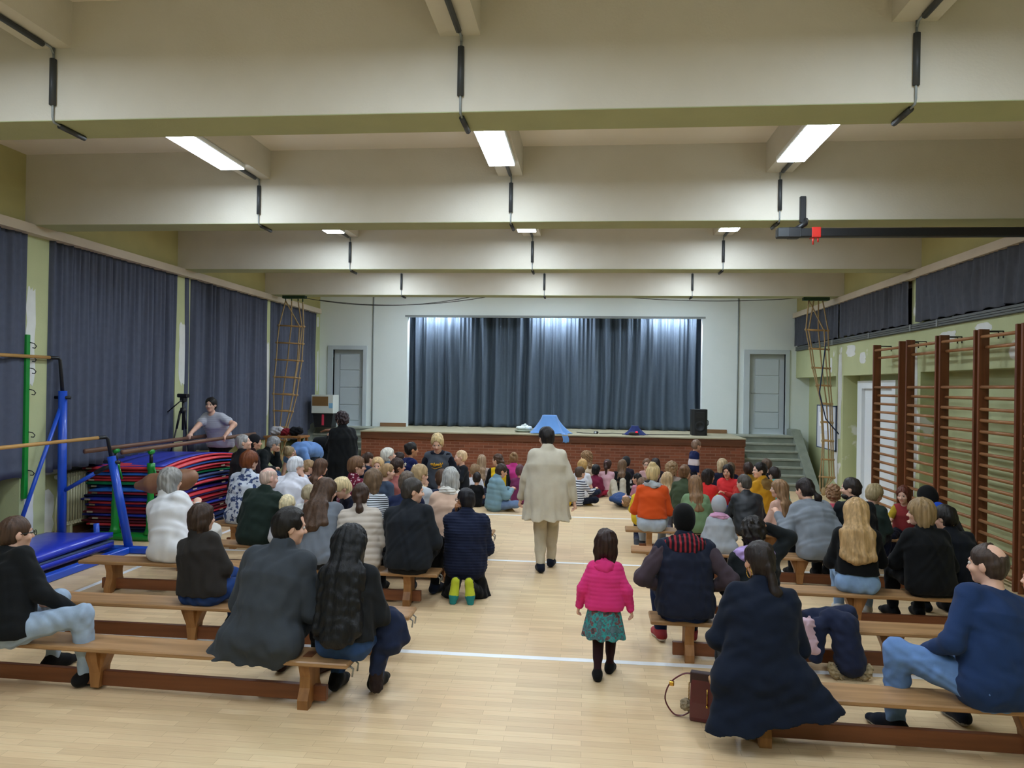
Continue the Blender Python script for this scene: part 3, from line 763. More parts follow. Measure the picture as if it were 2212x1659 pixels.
# carton, crate and things on the landing by the carton door
t = empty('carton', 'white carton with brown panel standing on the black crate by the door', 'carton', (-6.36, 17.1, SZ+.37))
cp = at(700, 885, y=17.0)
t.location = (cp[0], 17.1, SZ-.11+.36)
MB().box((-.27, -.2, 0), (.25, .2, .42), bev=.006).build('box', mat('carton_white', 'CDD3CC', rough=.7), t)
MB().box((-.25, -.204, .17), (.13, -.199, .39)).build('brown_panel', mat('carton_brown', '7A5B32', rough=.8), t)
MB().box((.15, -.203, .12), (.24, -.199, .24)).build('blue_print', mat('carton_blue', '7FB3D6', rough=.7), t)
MB().box((-.27, -.2, .415), (.25, .2, .425)).build('lid', mat('carton_white', 'CDD3CC'), t)
k = empty('crate', 'black plastic crate holding up the white carton by the door', 'crate', (cp[0], 17.1, SZ))
k.location[2] = SZ*6/7+.0
k.location[1] = 17.1
zc = SZ
k.location[2] = zc; t.location[2] = zc+.33; 
MB().prism([(-.2, 0), (.2, 0), (.24, .3), (.24, .325), (-.24, .325), (-.24, .3)], -.17, .17, 'y').build('tub', M_BLK, k)
MB().box((-.25, -.19, .29), (.25, .19, .327), bev=.008).build('rim', M_BLK, k)
MB().box((-.02, -.19, .05), (.03, -.175, .31)).build('red_strap', mat('pink_red_strap', 'C8324E', rough=.7), k)

# ------------------------------------------------------------------ things on the stage
spk = empty('loudspeaker', 'black loudspeaker box standing on the stage before the curtain', 'loudspeaker', (2.50, 17.0, SZ))
MB().prism([(-.17, .16), (-.17, -.10), (-.12, -.17), (.12, -.17), (.17, -.10), (.17, .16)], 0, .58, 'z').build('cabinet', mat('black_plastic', '0E0F10', rough=.6), spk, bev=.012)
MB().lathe([(.115, .171), (.115, .178), (.09, .172), (.03, .166)], (0, 0, .2), 24, (0, -1, 0)).build('woofer', mat('speaker_cone', '1B1C1E', rough=.8), spk)
MB().box((-.09, -.176, .38), (.09, -.165, .52), bev=.004).build('horn', mat('speaker_horn', '17181A', rough=.5), spk)
MB().tube([(.17, -.03, .22), (.195, -.03, .24), (.195, -.03, .32), (.17, -.03, .34)], .012, 8).build('handle', M_BLK, spk)
# draped cloth over a box
M_LCLOTH = mat('sky_blue_cloth', '5E8CC6', rough=.85, sheen=.2)
g = empty('draped_cloth', 'sky blue cloth draped over a box on the stage edge', 'cloth', (-.80, 16.6, SZ))
def drape(hx, hy, H, R, seed, front=0.0):
    rnd = random.Random(seed); ph = [rnd.uniform(0, 6.28) for _ in range(4)]
    def P(u, v):
        a = 2*math.pi*u; ca, sa = math.cos(a), math.sin(a)
        k = 1/max(abs(ca)/hx, abs(sa)/hy)
        k = .6*k+.4*min(hx, hy)*1.1
        if v < .35: r = k*v/.35; z = H
        else:
            w = (v-.35)/.65
            f = 1+.16*w*(math.sin(5*a+ph[0])+.6*math.sin(9*a+ph[1]))
            r = k+(R-k)*w**1.3*f; z = H*(1-w)**1.15+.004
            z += .02*w*(1-w)*math.sin(7*a+ph[2])
        if v >= .35 and z < .008: z = .006+.006*(1+math.sin(11*a))
        return (r*ca, r*sa*.8, z)
    return MB().grid(P, 97, 26)
drape(.15, .15, .40, .46, 3).build('cloth', M_LCLOTH, g, solid=.004)
MB().grid(lambda u, v: (.30+.13*u+.02*math.sin(9*v), -.30-.16*min(1, v*1.5)-.02, .02-max(0, v-.55)*.42+.01*math.sin(u*9)), 12, 16).build('hanging_corner', M_LCLOTH, g, solid=.004)
tw = empty('towel_pile', 'white folded towels lying on a grey cushion on the stage', 'towels', (-1.37, 16.75, SZ))
def blob(c, r, seed, nu=28, nv=14, pw=.75):
    rnd = random.Random(seed); ph = [rnd.uniform(0, 6.28) for _ in range(3)]
    def P(u, v):
        a = 2*math.pi*u; b = math.pi*(v-.5)
        ca, sa, cb, sb = math.cos(a), math.sin(a), math.cos(b), math.sin(b)
        q = lambda t: math.copysign(abs(t)**pw, t)
        n = 1+.06*math.sin(3*a+ph[0])+.05*math.sin(5*a+ph[1]+3*b)
        return (c[0]+r[0]*q(ca)*q(cb)*n, c[1]+r[1]*q(sa)*q(cb)*n, c[2]+r[2]*q(sb))
    return MB().grid(P, nu, nv)
blob((0, 0, .035), (.22, .14, .034), 1).build('cushion', mat('grey_cushion', '8B927F', rough=.9), tw)
b = blob((-.06, 0, .10), (.12, .10, .04), 2)
for q in (blob((.08, -.01, .10), (.09, .09, .045), 3), blob((.0, .02, .14), (.08, .06, .03), 4), blob((.02, -.02, .17), (.03, .03, .025), 5)): b.add(q.V, q.F, True)
b.build('towel', mat('white_terry', 'E4ECEA', rough=.95, bump=.3, bscale=120), tw)
cm = empty('gadget', 'small black device with a cable lying on the stage floor', 'device', (.23, 16.75, SZ))
MB().box((-.05, -.03, 0), (.05, .03, .055), bev=.01).build('body', M_BLK, cm)
MB().lathe([(.02, 0), (.022, .02), (.015, .025)], (-.015, -.03, .03), 14, (0, -1, 0)).build('lens', mat('lens_white', 'C4CBD2', rough=.2), cm)
bg = empty('dark_bag', 'navy cloth bundle with a glowing red light on the stage edge', 'bag', (1.07, 16.6, SZ))
drape(.07, .07, .20, .25, 9).build('cloth', mat('navy_cloth', '16265F', rough=.85), bg, solid=.004)
blob((-.03, -.20, .04), (.11, .03, .04), 5).build('dark_front', M_BLK, bg)
MB().box((.0, -.245, .065), (.045, -.225, .09), bev=.006).build('red_light', mat('red_lamp', 'FF2020', emit='FF1020', estr=4), bg)
for P, lb in (([(.18, 16.7, SZ+.008), (-.05, 16.8, SZ+.008), (-.2, 17.0, SZ+.008)], 'black cable from the small device to the cloth on the stage'), ([(.3, 16.75, SZ+.008), (.6, 16.95, SZ+.008), (.86, 16.8, SZ+.008)], 'black cable between the small device and the navy bundle'), ([(1.3, 16.7, SZ+.008), (1.8, 16.85, SZ+.008), (2.3, 16.95, SZ+.008)], 'black cable from the navy bundle to the loudspeaker')):
    tag(MB().tube(P, .008, 6).build('stage_cable', M_BLK), lb, 'cable')
# ------------------------------------------------------------------ people: signed-distance bodies meshed with OpenVDB
class Fld:
    """a signed distance field on a grid; each shape is only evaluated near itself"""
    def __init__(s, lo, hi, vx):
        s.vx = vx; s.lo = np.asarray(lo, float)-3*vx
        s.n = np.ceil((np.asarray(hi, float)+3*vx-s.lo)/vx).astype(int)+1
        s.d = np.full(s.n, .2, np.float32)
    def block(s, lo, hi):
        i0 = np.clip(np.floor((lo-s.lo)/s.vx).astype(int), 0, s.n); i1 = np.clip(np.ceil((hi-s.lo)/s.vx).astype(int)+1, 0, s.n)
        if (i1 <= i0).any(): return None
        g = [(s.lo[k]+s.vx*np.arange(i0[k], i1[k])).astype(np.float32) for k in range(3)]
        return (slice(i0[0], i1[0]), slice(i0[1], i1[1]), slice(i0[2], i1[2])), g[0][:, None, None], g[1][None, :, None], g[2][None, None, :]
    def put(s, sl, d, k, sub=False):
        o = s.d[sl]
        if sub:
            if k > 0:
                h = np.maximum(k-np.abs(o+d), 0)/k; s.d[sl] = np.maximum(o, -d)+h*h*k*.25
            else: s.d[sl] = np.maximum(o, -d)
        elif k > 0:
            h = np.maximum(k-np.abs(o-d), 0)/k; s.d[sl] = np.minimum(o, d)-h*h*k*.25
        else: s.d[sl] = np.minimum(o, d)
    def cap(s, a, b, ra, rb=None, k=.02, flat=None, sub=False):
        """round cone a-b; flat = (axis, ratio) squashes (<1) or widens (>1) it along the axis"""
        a = np.asarray(a, float); b = np.asarray(b, float); rb = ra if rb is None else rb
        q = max(1.0, flat[1] if flat else 1.0)
        m = max(ra, rb)*q+k+2.5*s.vx
        bl = s.block(np.minimum(a, b)-m, np.maximum(a, b)+m)
        if bl is None: return
        sl, X, Y, Z = bl
        px, py, pz = X-np.float32(a[0]), Y-np.float32(a[1]), Z-np.float32(a[2])
        ba = b-a
        if flat:
            n = unit(flat[0]); c = np.float32(1/flat[1]-1)
            t = (px*np.float32(n[0])+py*np.float32(n[1])+pz*np.float32(n[2]))*c
            px, py, pz = px+t*np.float32(n[0]), py+t*np.float32(n[1]), pz+t*np.float32(n[2])
            ba = ba+n*np.dot(ba, n)*(1/flat[1]-1)
        L2 = max(float(ba@ba), 1e-9)
        h = np.clip((px*np.float32(ba[0])+py*np.float32(ba[1])+pz*np.float32(ba[2]))/np.float32(L2), 0, 1)
        d = np.sqrt((px-h*np.float32(ba[0]))**2+(py-h*np.float32(ba[1]))**2+(pz-h*np.float32(ba[2]))**2)-(ra+(rb-ra)*h)
        if flat and flat[1] < 1: d = d*np.float32((1+flat[1])/2)
        s.put(sl, d.astype(np.float32), k, sub)
    def ell(s, c, R, r, k=.02, sub=False):
        """ellipsoid with axes the columns of R"""
        c = np.asarray(c, float); r = np.asarray(r, float)
        m = r.max()+k+2.5*s.vx
        bl = s.block(c-m, c+m)
        if bl is None: return
        sl, X, Y, Z = bl
        px, py, pz = X-np.float32(c[0]), Y-np.float32(c[1]), Z-np.float32(c[2])
        q = [(px*np.float32(R[0, i])+py*np.float32(R[1, i])+pz*np.float32(R[2, i])) for i in range(3)]
        k0 = np.sqrt(sum((q[i]/np.float32(r[i]))**2 for i in range(3)))
        k1 = np.sqrt(sum((q[i]/np.float32(r[i]**2))**2 for i in range(3)))+1e-6
        s.put(sl, (k0*(k0-1)/k1).astype(np.float32), k, sub)
    def merge(s, o, k):
        h = np.maximum(k-np.abs(s.d-o.d), 0)/k; s.d = np.minimum(s.d, o.d)-h*h*k*.25
    def plane_cut(s, p, n):
        """keep only the side of the plane that n points away from"""
        sl, X, Y, Z = s.block(s.lo-1, s.lo+s.n*s.vx+1)
        d = (X-np.float32(p[0]))*np.float32(n[0])+(Y-np.float32(p[1]))*np.float32(n[1])+(Z-np.float32(p[2]))*np.float32(n[2])
        s.d = np.maximum(s.d, d.astype(np.float32))
    def coords(s):
        g = [(s.lo[k]+s.vx*np.arange(s.n[k])).astype(np.float32) for k in range(3)]
        return g[0][:, None, None], g[1][None, :, None], g[2][None, None, :]
    def wrinkle(s, amp, wl, seed, zs=1.0):
        X, Y, Z = s.coords(); rnd = random.Random(seed); w = 0
        for i in range(5):
            v = unit([rnd.gauss(0, 1), rnd.gauss(0, 1), rnd.gauss(0, 1)*zs])*6.283/(wl*rnd.uniform(.6, 1.5))
            v2 = unit([rnd.gauss(0, 1) for _ in range(3)])*6.283/(wl*2.2)
            p = rnd.uniform(0, 6.28)
            w = w+np.sin(v[0]*X+v[1]*Y+v[2]*Z+p+1.6*np.sin(v2[0]*X+v2[1]*Y+v2[2]*Z))
        s.d = s.d+(amp*w/2.2).astype(np.float32)
    def bands(s, amp, wl, ax=(0, 0, 1), p=0.0):
        X, Y, Z = s.coords()
        t = (X*ax[0]+Y*ax[1]+Z*ax[2])*3.1416/wl+p
        s.d = s.d-(amp*np.abs(np.sin(t))).astype(np.float32)
    def strands(s, c, amp, n, seed):
        X, Y, Z = s.coords(); th = np.arctan2(Y-c[1], X-c[0])
        s.d = s.d+(amp*(np.sin(th*n+seed+4*Z)+.7*np.sin(th*n*.53+2*seed-3*Z)+.5*np.sin(th*n*1.9+6*Z))).astype(np.float32)
    def mesh(s, adapt=.0):
        g = openvdb.FloatGrid(.15)
        b = 4*s.vx
        g.copyFromArray(np.clip(s.d, -b, b))
        p, t, q = g.convertToPolygons(isovalue=0.0, adaptivity=adapt)
        return p*s.vx+s.lo, t[:, ::-1], q[:, ::-1]
    def build(s, name, mats, parent, adapt=.0, paint=None):
        p, t, q = s.mesh(adapt)
        if len(p) == 0: return None
        mi = None
        if paint is not None:
            cq = p[q].mean(1) if len(q) else np.zeros((0, 3)); ct = p[t].mean(1) if len(t) else np.zeros((0, 3))
            mi = paint(np.concatenate([cq, ct]))
        return fast_mesh(name, p, q, t, mats if isinstance(mats, list) else [mats], parent, mi)

def ik(a, t, l1, l2, hint):
    a, t = np.asarray(a, float), np.asarray(t, float)
    d = t-a; L = np.linalg.norm(d)
    if L > (l1+l2)*.995: t = a+d/L*(l1+l2)*.995; d = t-a; L = (l1+l2)*.995
    L = max(L, abs(l1-l2)*1.05+1e-4)
    u = unit(d); x = (l1*l1-l2*l2+L*L)/(2*L); h = math.sqrt(max(l1*l1-x*x, 0))
    hp = np.asarray(hint, float); hp = hp-u*np.dot(hp, u)
    return a+u*x+unit(hp)*h, t
def rot(axis, deg):
    return np.array(Matrix.Rotation(math.radians(deg), 3, axis))
RX, RY, RZ = (lambda d: rot('X', d)), (lambda d: rot('Y', d)), (lambda d: rot('Z', d))

# ---- cloth and hair materials
def cloth(color, pat=None, c2='FFFFFF', sc_=1.0, rough=.9, sheen=.04, shiny=False):
    nm = 'cloth_%s_%s_%s_%g' % (color, pat or 'plain', c2 if pat else '', sc_)
    if nm in _MC: return _MC[nm]
    def dye(h):
        c = lin(h); l = .21*c[0]+.72*c[1]+.07*c[2]; k = .5 if l < .05 else .62 if l < .15 else .85
        return '%02X%02X%02X' % tuple(int(round(255*(12.92*v*k if v*k < .0031308 else 1.055*(v*k)**(1/2.4)-.055))) for v in c[:3])
    color, c2 = dye(color), dye(c2)
    m = mat(nm, color, rough=.5 if shiny else rough, spec=.22 if not shiny else .45, sheen=sheen)
    nt, b, L = nodes_of(m)
    tc = nt.nodes.new('ShaderNodeTexCoord')
    def N(t, **kw):
        n = nt.nodes.new(t)
        for k, v in kw.items():
            if k in n.inputs: n.inputs[k].default_value = v
            else: setattr(n, k, v)
        return n
    def ramp(src, p, a, c):
        r = N('ShaderNodeValToRGB'); e = r.color_ramp.elements
        e[0].position = max(0, p-.02); e[0].color = lin(a); e[1].position = min(1, p+.02); e[1].color = lin(c)
        L.new(src, r.inputs[0]); return r.outputs[0]
    base = None
    if pat in ('stripe', 'vstripe'):
        w = N('ShaderNodeTexWave', Scale=8.0/sc_); w.bands_direction = 'Z' if pat == 'stripe' else 'X'
        L.new(tc.outputs['Object'], w.inputs[0]); base = ramp(w.outputs[1], .62, color, c2)
    elif pat == 'dots':
        v = N('ShaderNodeTexVoronoi', Scale=22.0/sc_); L.new(tc.outputs['Object'], v.inputs[0]); base = ramp(v.outputs[0], .32, c2, color)
    elif pat == 'blotch':
        v = N('ShaderNodeTexNoise', Scale=14.0/sc_, Detail=3.0); L.new(tc.outputs['Object'], v.inputs[0]); base = ramp(v.outputs[0], .54, color, c2)
    elif pat == 'check':
        w = N('ShaderNodeTexWave', Scale=3.2/sc_); w.bands_direction = 'X'; L.new(tc.outputs['Object'], w.inputs[0])
        w2 = N('ShaderNodeTexWave', Scale=3.2/sc_); w2.bands_direction = 'Z'; L.new(tc.outputs['Object'], w2.inputs[0])
        mx = N('ShaderNodeMath'); mx.operation = 'MULTIPLY'
        L.new(w.outputs[1], mx.inputs[0]); L.new(w2.outputs[1], mx.inputs[1]); base = ramp(mx.outputs[0], .3, color, c2)
    elif pat == 'floral':
        v = N('ShaderNodeTexNoise', Scale=20.0/sc_, Detail=3.0); L.new(tc.outputs['Object'], v.inputs[0])
        r = N('ShaderNodeValToRGB'); e = r.color_ramp.elements
        cols = [('30363C', 0), (color, .38), ('4A5A62', .46), (c2, .52), (color, .56), ('7A4A4A', .60), ('3C4448', .66)]
        e[0].position, e[0].color = cols[0][1], lin(cols[0][0]); e[1].position, e[1].color = cols[1][1], lin(cols[1][0])
        for cc, p in cols[2:]:
            x = e.new(p); x.color = lin(cc)
        L.new(v.outputs[0], r.inputs[0]); base = r.outputs[0]
    n = N('ShaderNodeTexNoise', Scale=11.0, Detail=4.0); L.new(tc.outputs['Object'], n.inputs[0])
    mx = N('ShaderNodeMix'); mx.data_type = 'RGBA'; mx.blend_type = 'OVERLAY'; mx.inputs[0].default_value = .35 if pat == 'denim' else .14
    if base is not None: L.new(base, mx.inputs[6])
    else: mx.inputs[6].default_value = lin(color)
    L.new(n.outputs[0], mx.inputs[7]); L.new(mx.outputs[2], b.inputs['Base Color'])
    # sharp creases and a fine weave
    mp = N('ShaderNodeMapping'); mp.inputs['Scale'].default_value = (1, 1, .8); L.new(tc.outputs['Object'], mp.inputs[0])
    r1 = N('ShaderNodeTexNoise', Scale=7.0, Detail=2.0, noise_type='RIDGED_MULTIFRACTAL', Distortion=.6); L.new(mp.outputs[0], r1.inputs[0])
    w1 = N('ShaderNodeTexNoise', Scale=260.0, Detail=2.0); L.new(tc.outputs['Object'], w1.inputs[0])
    b1 = N('ShaderNodeBump', Strength=.30, Distance=.012); L.new(r1.outputs[0], b1.inputs['Height'])
    b2 = N('ShaderNodeBump', Strength=.22, Distance=.003); L.new(w1.outputs[0], b2.inputs['Height']); L.new(b1.outputs[0], b2.inputs['Normal'])
    L.new(b2.outputs[0], b.inputs['Normal'])
    return m
def hairm(color):
    m = mat('hair_'+color, color, rough=.48, spec=.3, noise=.34, nscale=55, stretch=(1, 1, .06), bump=.25, bscale=110)
    return m
def skinm(tone):
    m = mat('skin_'+tone, tone, rough=.5, spec=.4, noise=.05, nscale=20)
    m.node_tree.nodes['Principled BSDF'].inputs['Subsurface Weight'].default_value = .08
    return m
SK1, SK2, SK3, SK4 = 'DDAF97', 'D09C80', 'A8734F', '4A3024'
M_EYE = mat('eye_white', 'BDB6AE', rough=.3); M_IRIS = mat('eye_iris', '2A1C14', rough=.15)

STATS = []
def person(label, head, Y, pose='bench', yaw=0, lean=8, tilt=0, twist=0, hr=(0, 0, 0), arms='lap', S=None, girth=1.0, fem=False, child=False,
           skin=SK1, hair=('short', '3A2A20'), top=('sweater', '333333'), bottom=('trousers', '2A3A58'), shoes='1C1C1E', seat=.318, face=False, vx=None,
           shift=None, rotx=None, group=None, extras=(), legs=None, feet=None, z0=None, cat='person', hipz=None, base=None, slump=1.0, sleeve=None, hx=None):
    """one person: head = pixel of the top of the head, Y = depth of the hips; the body's size follows from the head's height"""
    Rz = RZ(yaw)
    def joints(S):
        J = {}
        q = S/1.72; ch = 1.0+max(0, (1.45-S))*.55 if child else 1.0   # children: bigger heads
        hh = .239*(.62+.38*q)*(.99 if fem else 1.0)
        u = hh/.239
        if pose == 'bench': hz = seat+.088*q
        elif pose in ('cross', 'knees', 'longsit'): hz = .092*q+.01
        elif pose == 'kneel': hz = .32*q
        elif pose == 'kneelup': hz = .47*q
        elif pose in ('stand', 'walk', 'bend', 'lie'): hz = .515*S
        elif pose == 'bars': hz = hipz
        if hipz is not None: hz = hipz
        H = np.array([0, 0, hz])
        R1 = RZ(twist*.3) @ RY(tilt*.7) @ RX(-lean*.65); R2 = RZ(twist*.75) @ RY(tilt) @ RX(-lean*slump*1.15); R3 = RZ(twist) @ RY(tilt*1.1) @ RX(-lean*slump*1.25)
        if pose == 'bend': R1, R2, R3 = RX(-lean*.75), RX(-lean), RX(-lean*1.1)
        tl = .30*S*(1.0 if not child else .97)*(.93 if pose == 'bench' else 1)
        Wp = H+R1 @ np.array([0, -.01*q, tl*.36]); Cp = Wp+R2 @ np.array([0, .0, tl*.36]); Nb = Cp+R3 @ np.array([0, .005*q, tl*.30])
        sw = (.168 if fem else .188)*q*(1.0 if not child else .92)
        lat = R3 @ np.array([1, 0, 0]); J['lat'] = lat; J['lat0'] = RZ(twist*.2) @ RY(tilt*.3) @ np.array([1, 0, 0]); J['lat1'] = R2 @ np.array([1, 0, 0])
        J['fw0'] = R1 @ np.array([0, 1, 0]); J['fw1'] = R2 @ np.array([0, 1, 0]); J['fw'] = R3 @ np.array([0, 1, 0]); J['up'] = R3 @ np.array([0, 0, 1])
        J['H'], J['W'], J['C'], J['N'] = H, Wp, Cp, Nb
        for s, n in ((-1, 'L'), (1, 'R')):
            J['S'+n] = Nb+lat*s*sw*.86+R3 @ np.array([0, -.008*q, -.045*q]); J['h'+n] = H+J['lat0']*s*.085*q
        nd = unit(J['up']+np.array([0, .25, .35]))
        hR = RZ(hr[0]) @ RX(-hr[1]) @ RY(hr[2]); J['hM'] = hR; J['u'] = u
        J['hc'] = Nb+nd*(.052*q+.012)+hR @ np.array([0, .022, .118])*u
        J['top'] = J['hc']+np.array([0, 0, .121*u])
        J['q'] = q; J['tl'] = tl
        return J
    r = ray(*head) if head is not None else None
    def solve(S):
        J = joints(S)
        hw = Rz @ J['hc']
        Yh = Y+hw[1]
        P = at(head[0], head[1], y=Yh)
        return J, P, hw
    fixed = S
    if head is not None:
        if S is None: S = 1.6 if not child else 1.15
        for it in range(14):
            J, P, hw = solve(S)
            if hx is not None and it % 2:
                tx = at(hx, head[1]+150, y=Y)[0]
                tilt += max(-6, min(6, math.degrees((P[0]-tx-hw[0])/(.36*S))*math.cos(math.radians(yaw))))
                tilt = max(-24, min(24, tilt)); J, P, hw = solve(S)
            if fixed is None:
                e = P[2]-J['top'][2]-(.012)
                J2, P2, _h = solve(S+.01)
                de = ((P2[2]-J2['top'][2])-(P[2]-J['top'][2]))/.01
                S = min(2.0, max(.8, S-e/(de if abs(de) > .05 else -.5)))
    if head is not None:
        J, P, hw = solve(S)
        bx = P[0]-hw[0]
        miss = P[2]-J['top'][2]
    else:
        J = joints(S); bx, miss = base[0], 0
    STATS.append((label[:40], round(S, 2), round(miss, 2), round(tilt, 1)))
    by = Y
    q, u = J['q'], J['u']
    vx = vx or (.0075 if Y < 6.6 else .0088 if Y < 8.9 else .0105)
    if group is None: group = {'cross': 'children sitting on the floor', 'bench': 'people sitting on the benches'}.get(pose, 'people standing, walking and kneeling')
    root = empty('person', label, cat, (bx, by, z0 or 0), group=group, rot=(0, 0, math.radians(yaw)) if rotx is None else Euler((math.radians(rotx), 0, math.radians(yaw))))
    g = girth
    # ---- limbs
    ua, fa = .172*S, .148*S
    th, sh = .245*S, .245*S
    A = {}
    ARMS = arms if isinstance(arms, tuple) else (arms, arms)
    def arm_target(kind, s):
        b = J['S'+('L' if s < 0 else 'R')]
        fw, lat, up_ = J['fw'], J['lat'], J['up']
        if isinstance(kind, (list, tuple)) and kind[0] == 'w':     # a point of the room
            P_ = at(kind[1], kind[2], y=kind[3])-np.array([bx, by, z0 or 0])
            return Rz.T @ P_, np.array(kind[4] if len(kind) > 4 else (s*.6, -.3, -.8), float)
        if isinstance(kind, (list, tuple)):
            return np.array(kind[:3], float), np.array(kind[3:] if len(kind) == 6 else [s*.6, -.3, -.8], float)
        K = {'lap': (J['H']+np.array([s*.05*q, .24*q, .10*q]), (s*.9, -.6, -.3)),
             'knee': (J['H']+np.array([s*.13*q, .40*q, .14*q]), (s*.9, -.5, -.2)),
             'wide': (J['H']+np.array([s*.20*q, .28*q, .12*q]), (s*1.2, -.5, .0)),
             'side': (b+np.array([s*.06*q, .02*q, -.54*q]), (s*.6, -1, 0)),
             'hang': (b+np.array([s*.19*q, .03*q, -.50*q]), (s*.8, -1, 0)),
             'prop': (J['H']+np.array([s*.22*q, -.10*q, -.03*q]), (s*.4, -1, .1)),
             'chin': (J['hc']+J['hM'] @ np.array([s*.03, .11, -.13])*u, (s*.25, .5, -1)),
             'mouth': (J['hc']+J['hM'] @ np.array([s*.05, .115, -.115])*u, (s*.15, .6, -1)),
             'front': (b+fw*.30*q+np.array([-s*.06*q, 0, -.12*q]), (s*.7, -.2, -1)),
             'reach': (b+fw*.42*q+np.array([s*.05*q, 0, -.10*q]), (s*.6, -.2, -1)),
             'head': (J['hc']+J['hM'] @ np.array([s*.10, -.02, .06])*u, (s*1, .3, -.2)),
             'cross': (b+fw*.20*q+np.array([-s*.20*q, 0, -.24*q]), (s*.8, -.3, -1)),
             'floor': (J['H']+np.array([s*.24*q, -.06*q, -.07*q]), (s*.5, -1, 0)),
             'pocket': (J['H']+np.array([s*.17*q, .10*q, .12*q]), (s*1.1, -.9, 0))}
        t, h = K[kind]; return np.array(t, float), np.array(h, float)
    for n, s, k in (('L', -1, ARMS[0]), ('R', 1, ARMS[1])):
        t, h = arm_target(k, s)
        e, w = ik(J['S'+n], t, ua, fa, h)
        A['e'+n], A['w'+n] = e, w
    Lg = {}
    LEG = legs
    for i, (n, s) in enumerate((('L', -1), ('R', 1))):
        h = J['h'+n]
        fd = np.array([s*.15, 1, 0])
        if LEG is not None: t, hint, fd = [np.array(v, float) for v in LEG[i]]
        elif pose == 'bench': t, hint = np.array([s*.13*q, .235*S+.02, .085*q]), np.array([s*.25, 1, 1.3])
        elif pose == 'cross': t, hint, fd = np.array([-s*.07*q, (.25+.03*i)*q, .06*q]), np.array([s*1, .5, .25]), np.array([-s, .4, -.1])
        elif pose == 'knees': t, hint = np.array([s*.10*q, .30*S, .075*q]), np.array([s*.2, .4, 1.5])
        elif pose == 'longsit': t, hint = np.array([s*.12*q, .46*S, .07*q]), np.array([s*.2, .2, 1.5])
        elif pose == 'kneel': t, hint, fd = np.array([s*.075*q, -.20*q, .185*q]), np.array([s*.35, 1, -.5]), np.array([s*.10, -.10, -1])
        elif pose == 'kneelup': t, hint, fd = np.array([s*.09*q, -.36*q, .06*q]), np.array([0, 1, -.4]), np.array([0, -.9, -.4])
        elif pose == 'walk': t, hint = np.array([s*.065*q, (.17 if s > 0 else -.12)*q, .085*q]), np.array([0, 1, 0])
        elif pose == 'lie': t, hint, fd = np.array([s*.08*q, .05*q, .06*q]), np.array([s*.1, 1, 0]), np.array([s*.2, 1, .4])
        else: t, hint = np.array([s*.10*q, -.01, .085*q]), np.array([s*.15, 1, 0])
        kx, an = ik(h, t, th, sh, hint)
        Lg['k'+n], Lg['a'+n], Lg['f'+n] = kx, an, unit(fd)
    # ---- bounds
    pts = [J[k] for k in ('H', 'W', 'C', 'N', 'SL', 'SR', 'hc')]+list(A.values())+[Lg[k] for k in ('kL', 'kR', 'aL', 'aR')]
    P0 = np.min(pts, 0)-.28*max(q, .7); P1 = np.max(pts, 0)+.28*max(q, .7)
    fl = 0.0
    # ---- body
    kq = max(.45, min(1, q))
    def torso(f, e, k=.06):
        k = k*kq
        ax = J['lat0']; hw_ = (.075 if not fem else .085)*q*g
        sit = pose in ('bench', 'cross', 'knees', 'longsit')
        f.cap(J['H']-ax*hw_+np.array([0, -.02*q, .0]), J['H']+ax*hw_+np.array([0, -.02*q, 0]), .088*q*g+e, k=k)
        if sit or fem: f.cap(J['H']-ax*hw_*1.05+np.array([0, -.035*q, .0]), J['H']+ax*hw_*1.05+np.array([0, -.035*q, 0]), .088*q*g+e, k=k)
        f.cap(J['H']+np.array([0, 0, .04*q]), J['W'], .105*q*g+e, .102*q*g+e, k=k, flat=(J['lat0'], 1.32 if not fem else 1.24))
        f.cap(J['W'], J['C'], .102*q*g+e, .112*q*g+e, k=k, flat=(J['lat1'], 1.30))
        f.cap(J['C'], J['N']+J['up']*-.07*q, .108*q*g+e, .066*q+e, k=k, flat=(J['lat'], 1.45))
        for n in 'LR':
            f.cap(J['N']+J['up']*-.005*q, J['S'+n], .045*q+e*.8, .054*q*(.6+.4*g)+e, k=.045*kq)
    def arm(f, n, e, t0=0., t1=1., k=.03, ew=None):
        a, b, w = J['S'+n], A['e'+n], A['w'+n]; gg = .6+.4*g; ew = e if ew is None else ew; k = k*kq
        f.cap(a, b, .053*q*gg+e, .042*q*gg+e, k=k)
        if t1 > .5:
            v = b+(w-b)*min(1, (t1-.5)*2)
            f.cap(b, v, .042*q*gg+e, (.042+(.028-.042)*min(1, (t1-.5)*2))*q*gg+ew, k=k*.7)
    def leg(f, n, e, t1=1.0, k=.04, cuff=0.0):
        h, kx, an = J['h'+n], Lg['k'+n], Lg['a'+n]; gg = .55+.45*g; k = k*kq
        f.cap(h, kx, .084*q*gg+e, .058*q*gg+e, k=k)
        v = kx+(an-kx)*t1
        f.cap(kx, v, .056*q*gg+e, .037*q*gg+e+cuff, k=k*.7)
        f.cap(kx+(an-kx)*.12-Lg['f'+n]*.012*q, kx+(an-kx)*.55-Lg['f'+n]*.008*q, .05*q*gg+e, .042*q*gg+e, k=.03)
    def foot(f, n, e):
        an, fd = Lg['a'+n], Lg['f'+n]
        dn = np.array([0, 0, -1.]) if abs(fd[2]) < .7 else np.array([0, -1., 0])
        hl = an-fd*.045*q+dn*.035*q; bl_ = an+fd*.10*q+dn*.045*q; to = an+fd*.165*q+dn*.052*q
        f.cap(an, hl, .036*q+e, .033*q+e, k=.02); f.cap(an, bl_, .036*q+e, .034*q+e, k=.03); f.cap(hl, bl_, .03*q+e, .034*q+e, k=.02)
        f.cap(bl_, to, .034*q+e, .026*q+e, k=.02, flat=(dn, .8))
    B = Fld(P0, P1, vx)
    torso(B, 0)
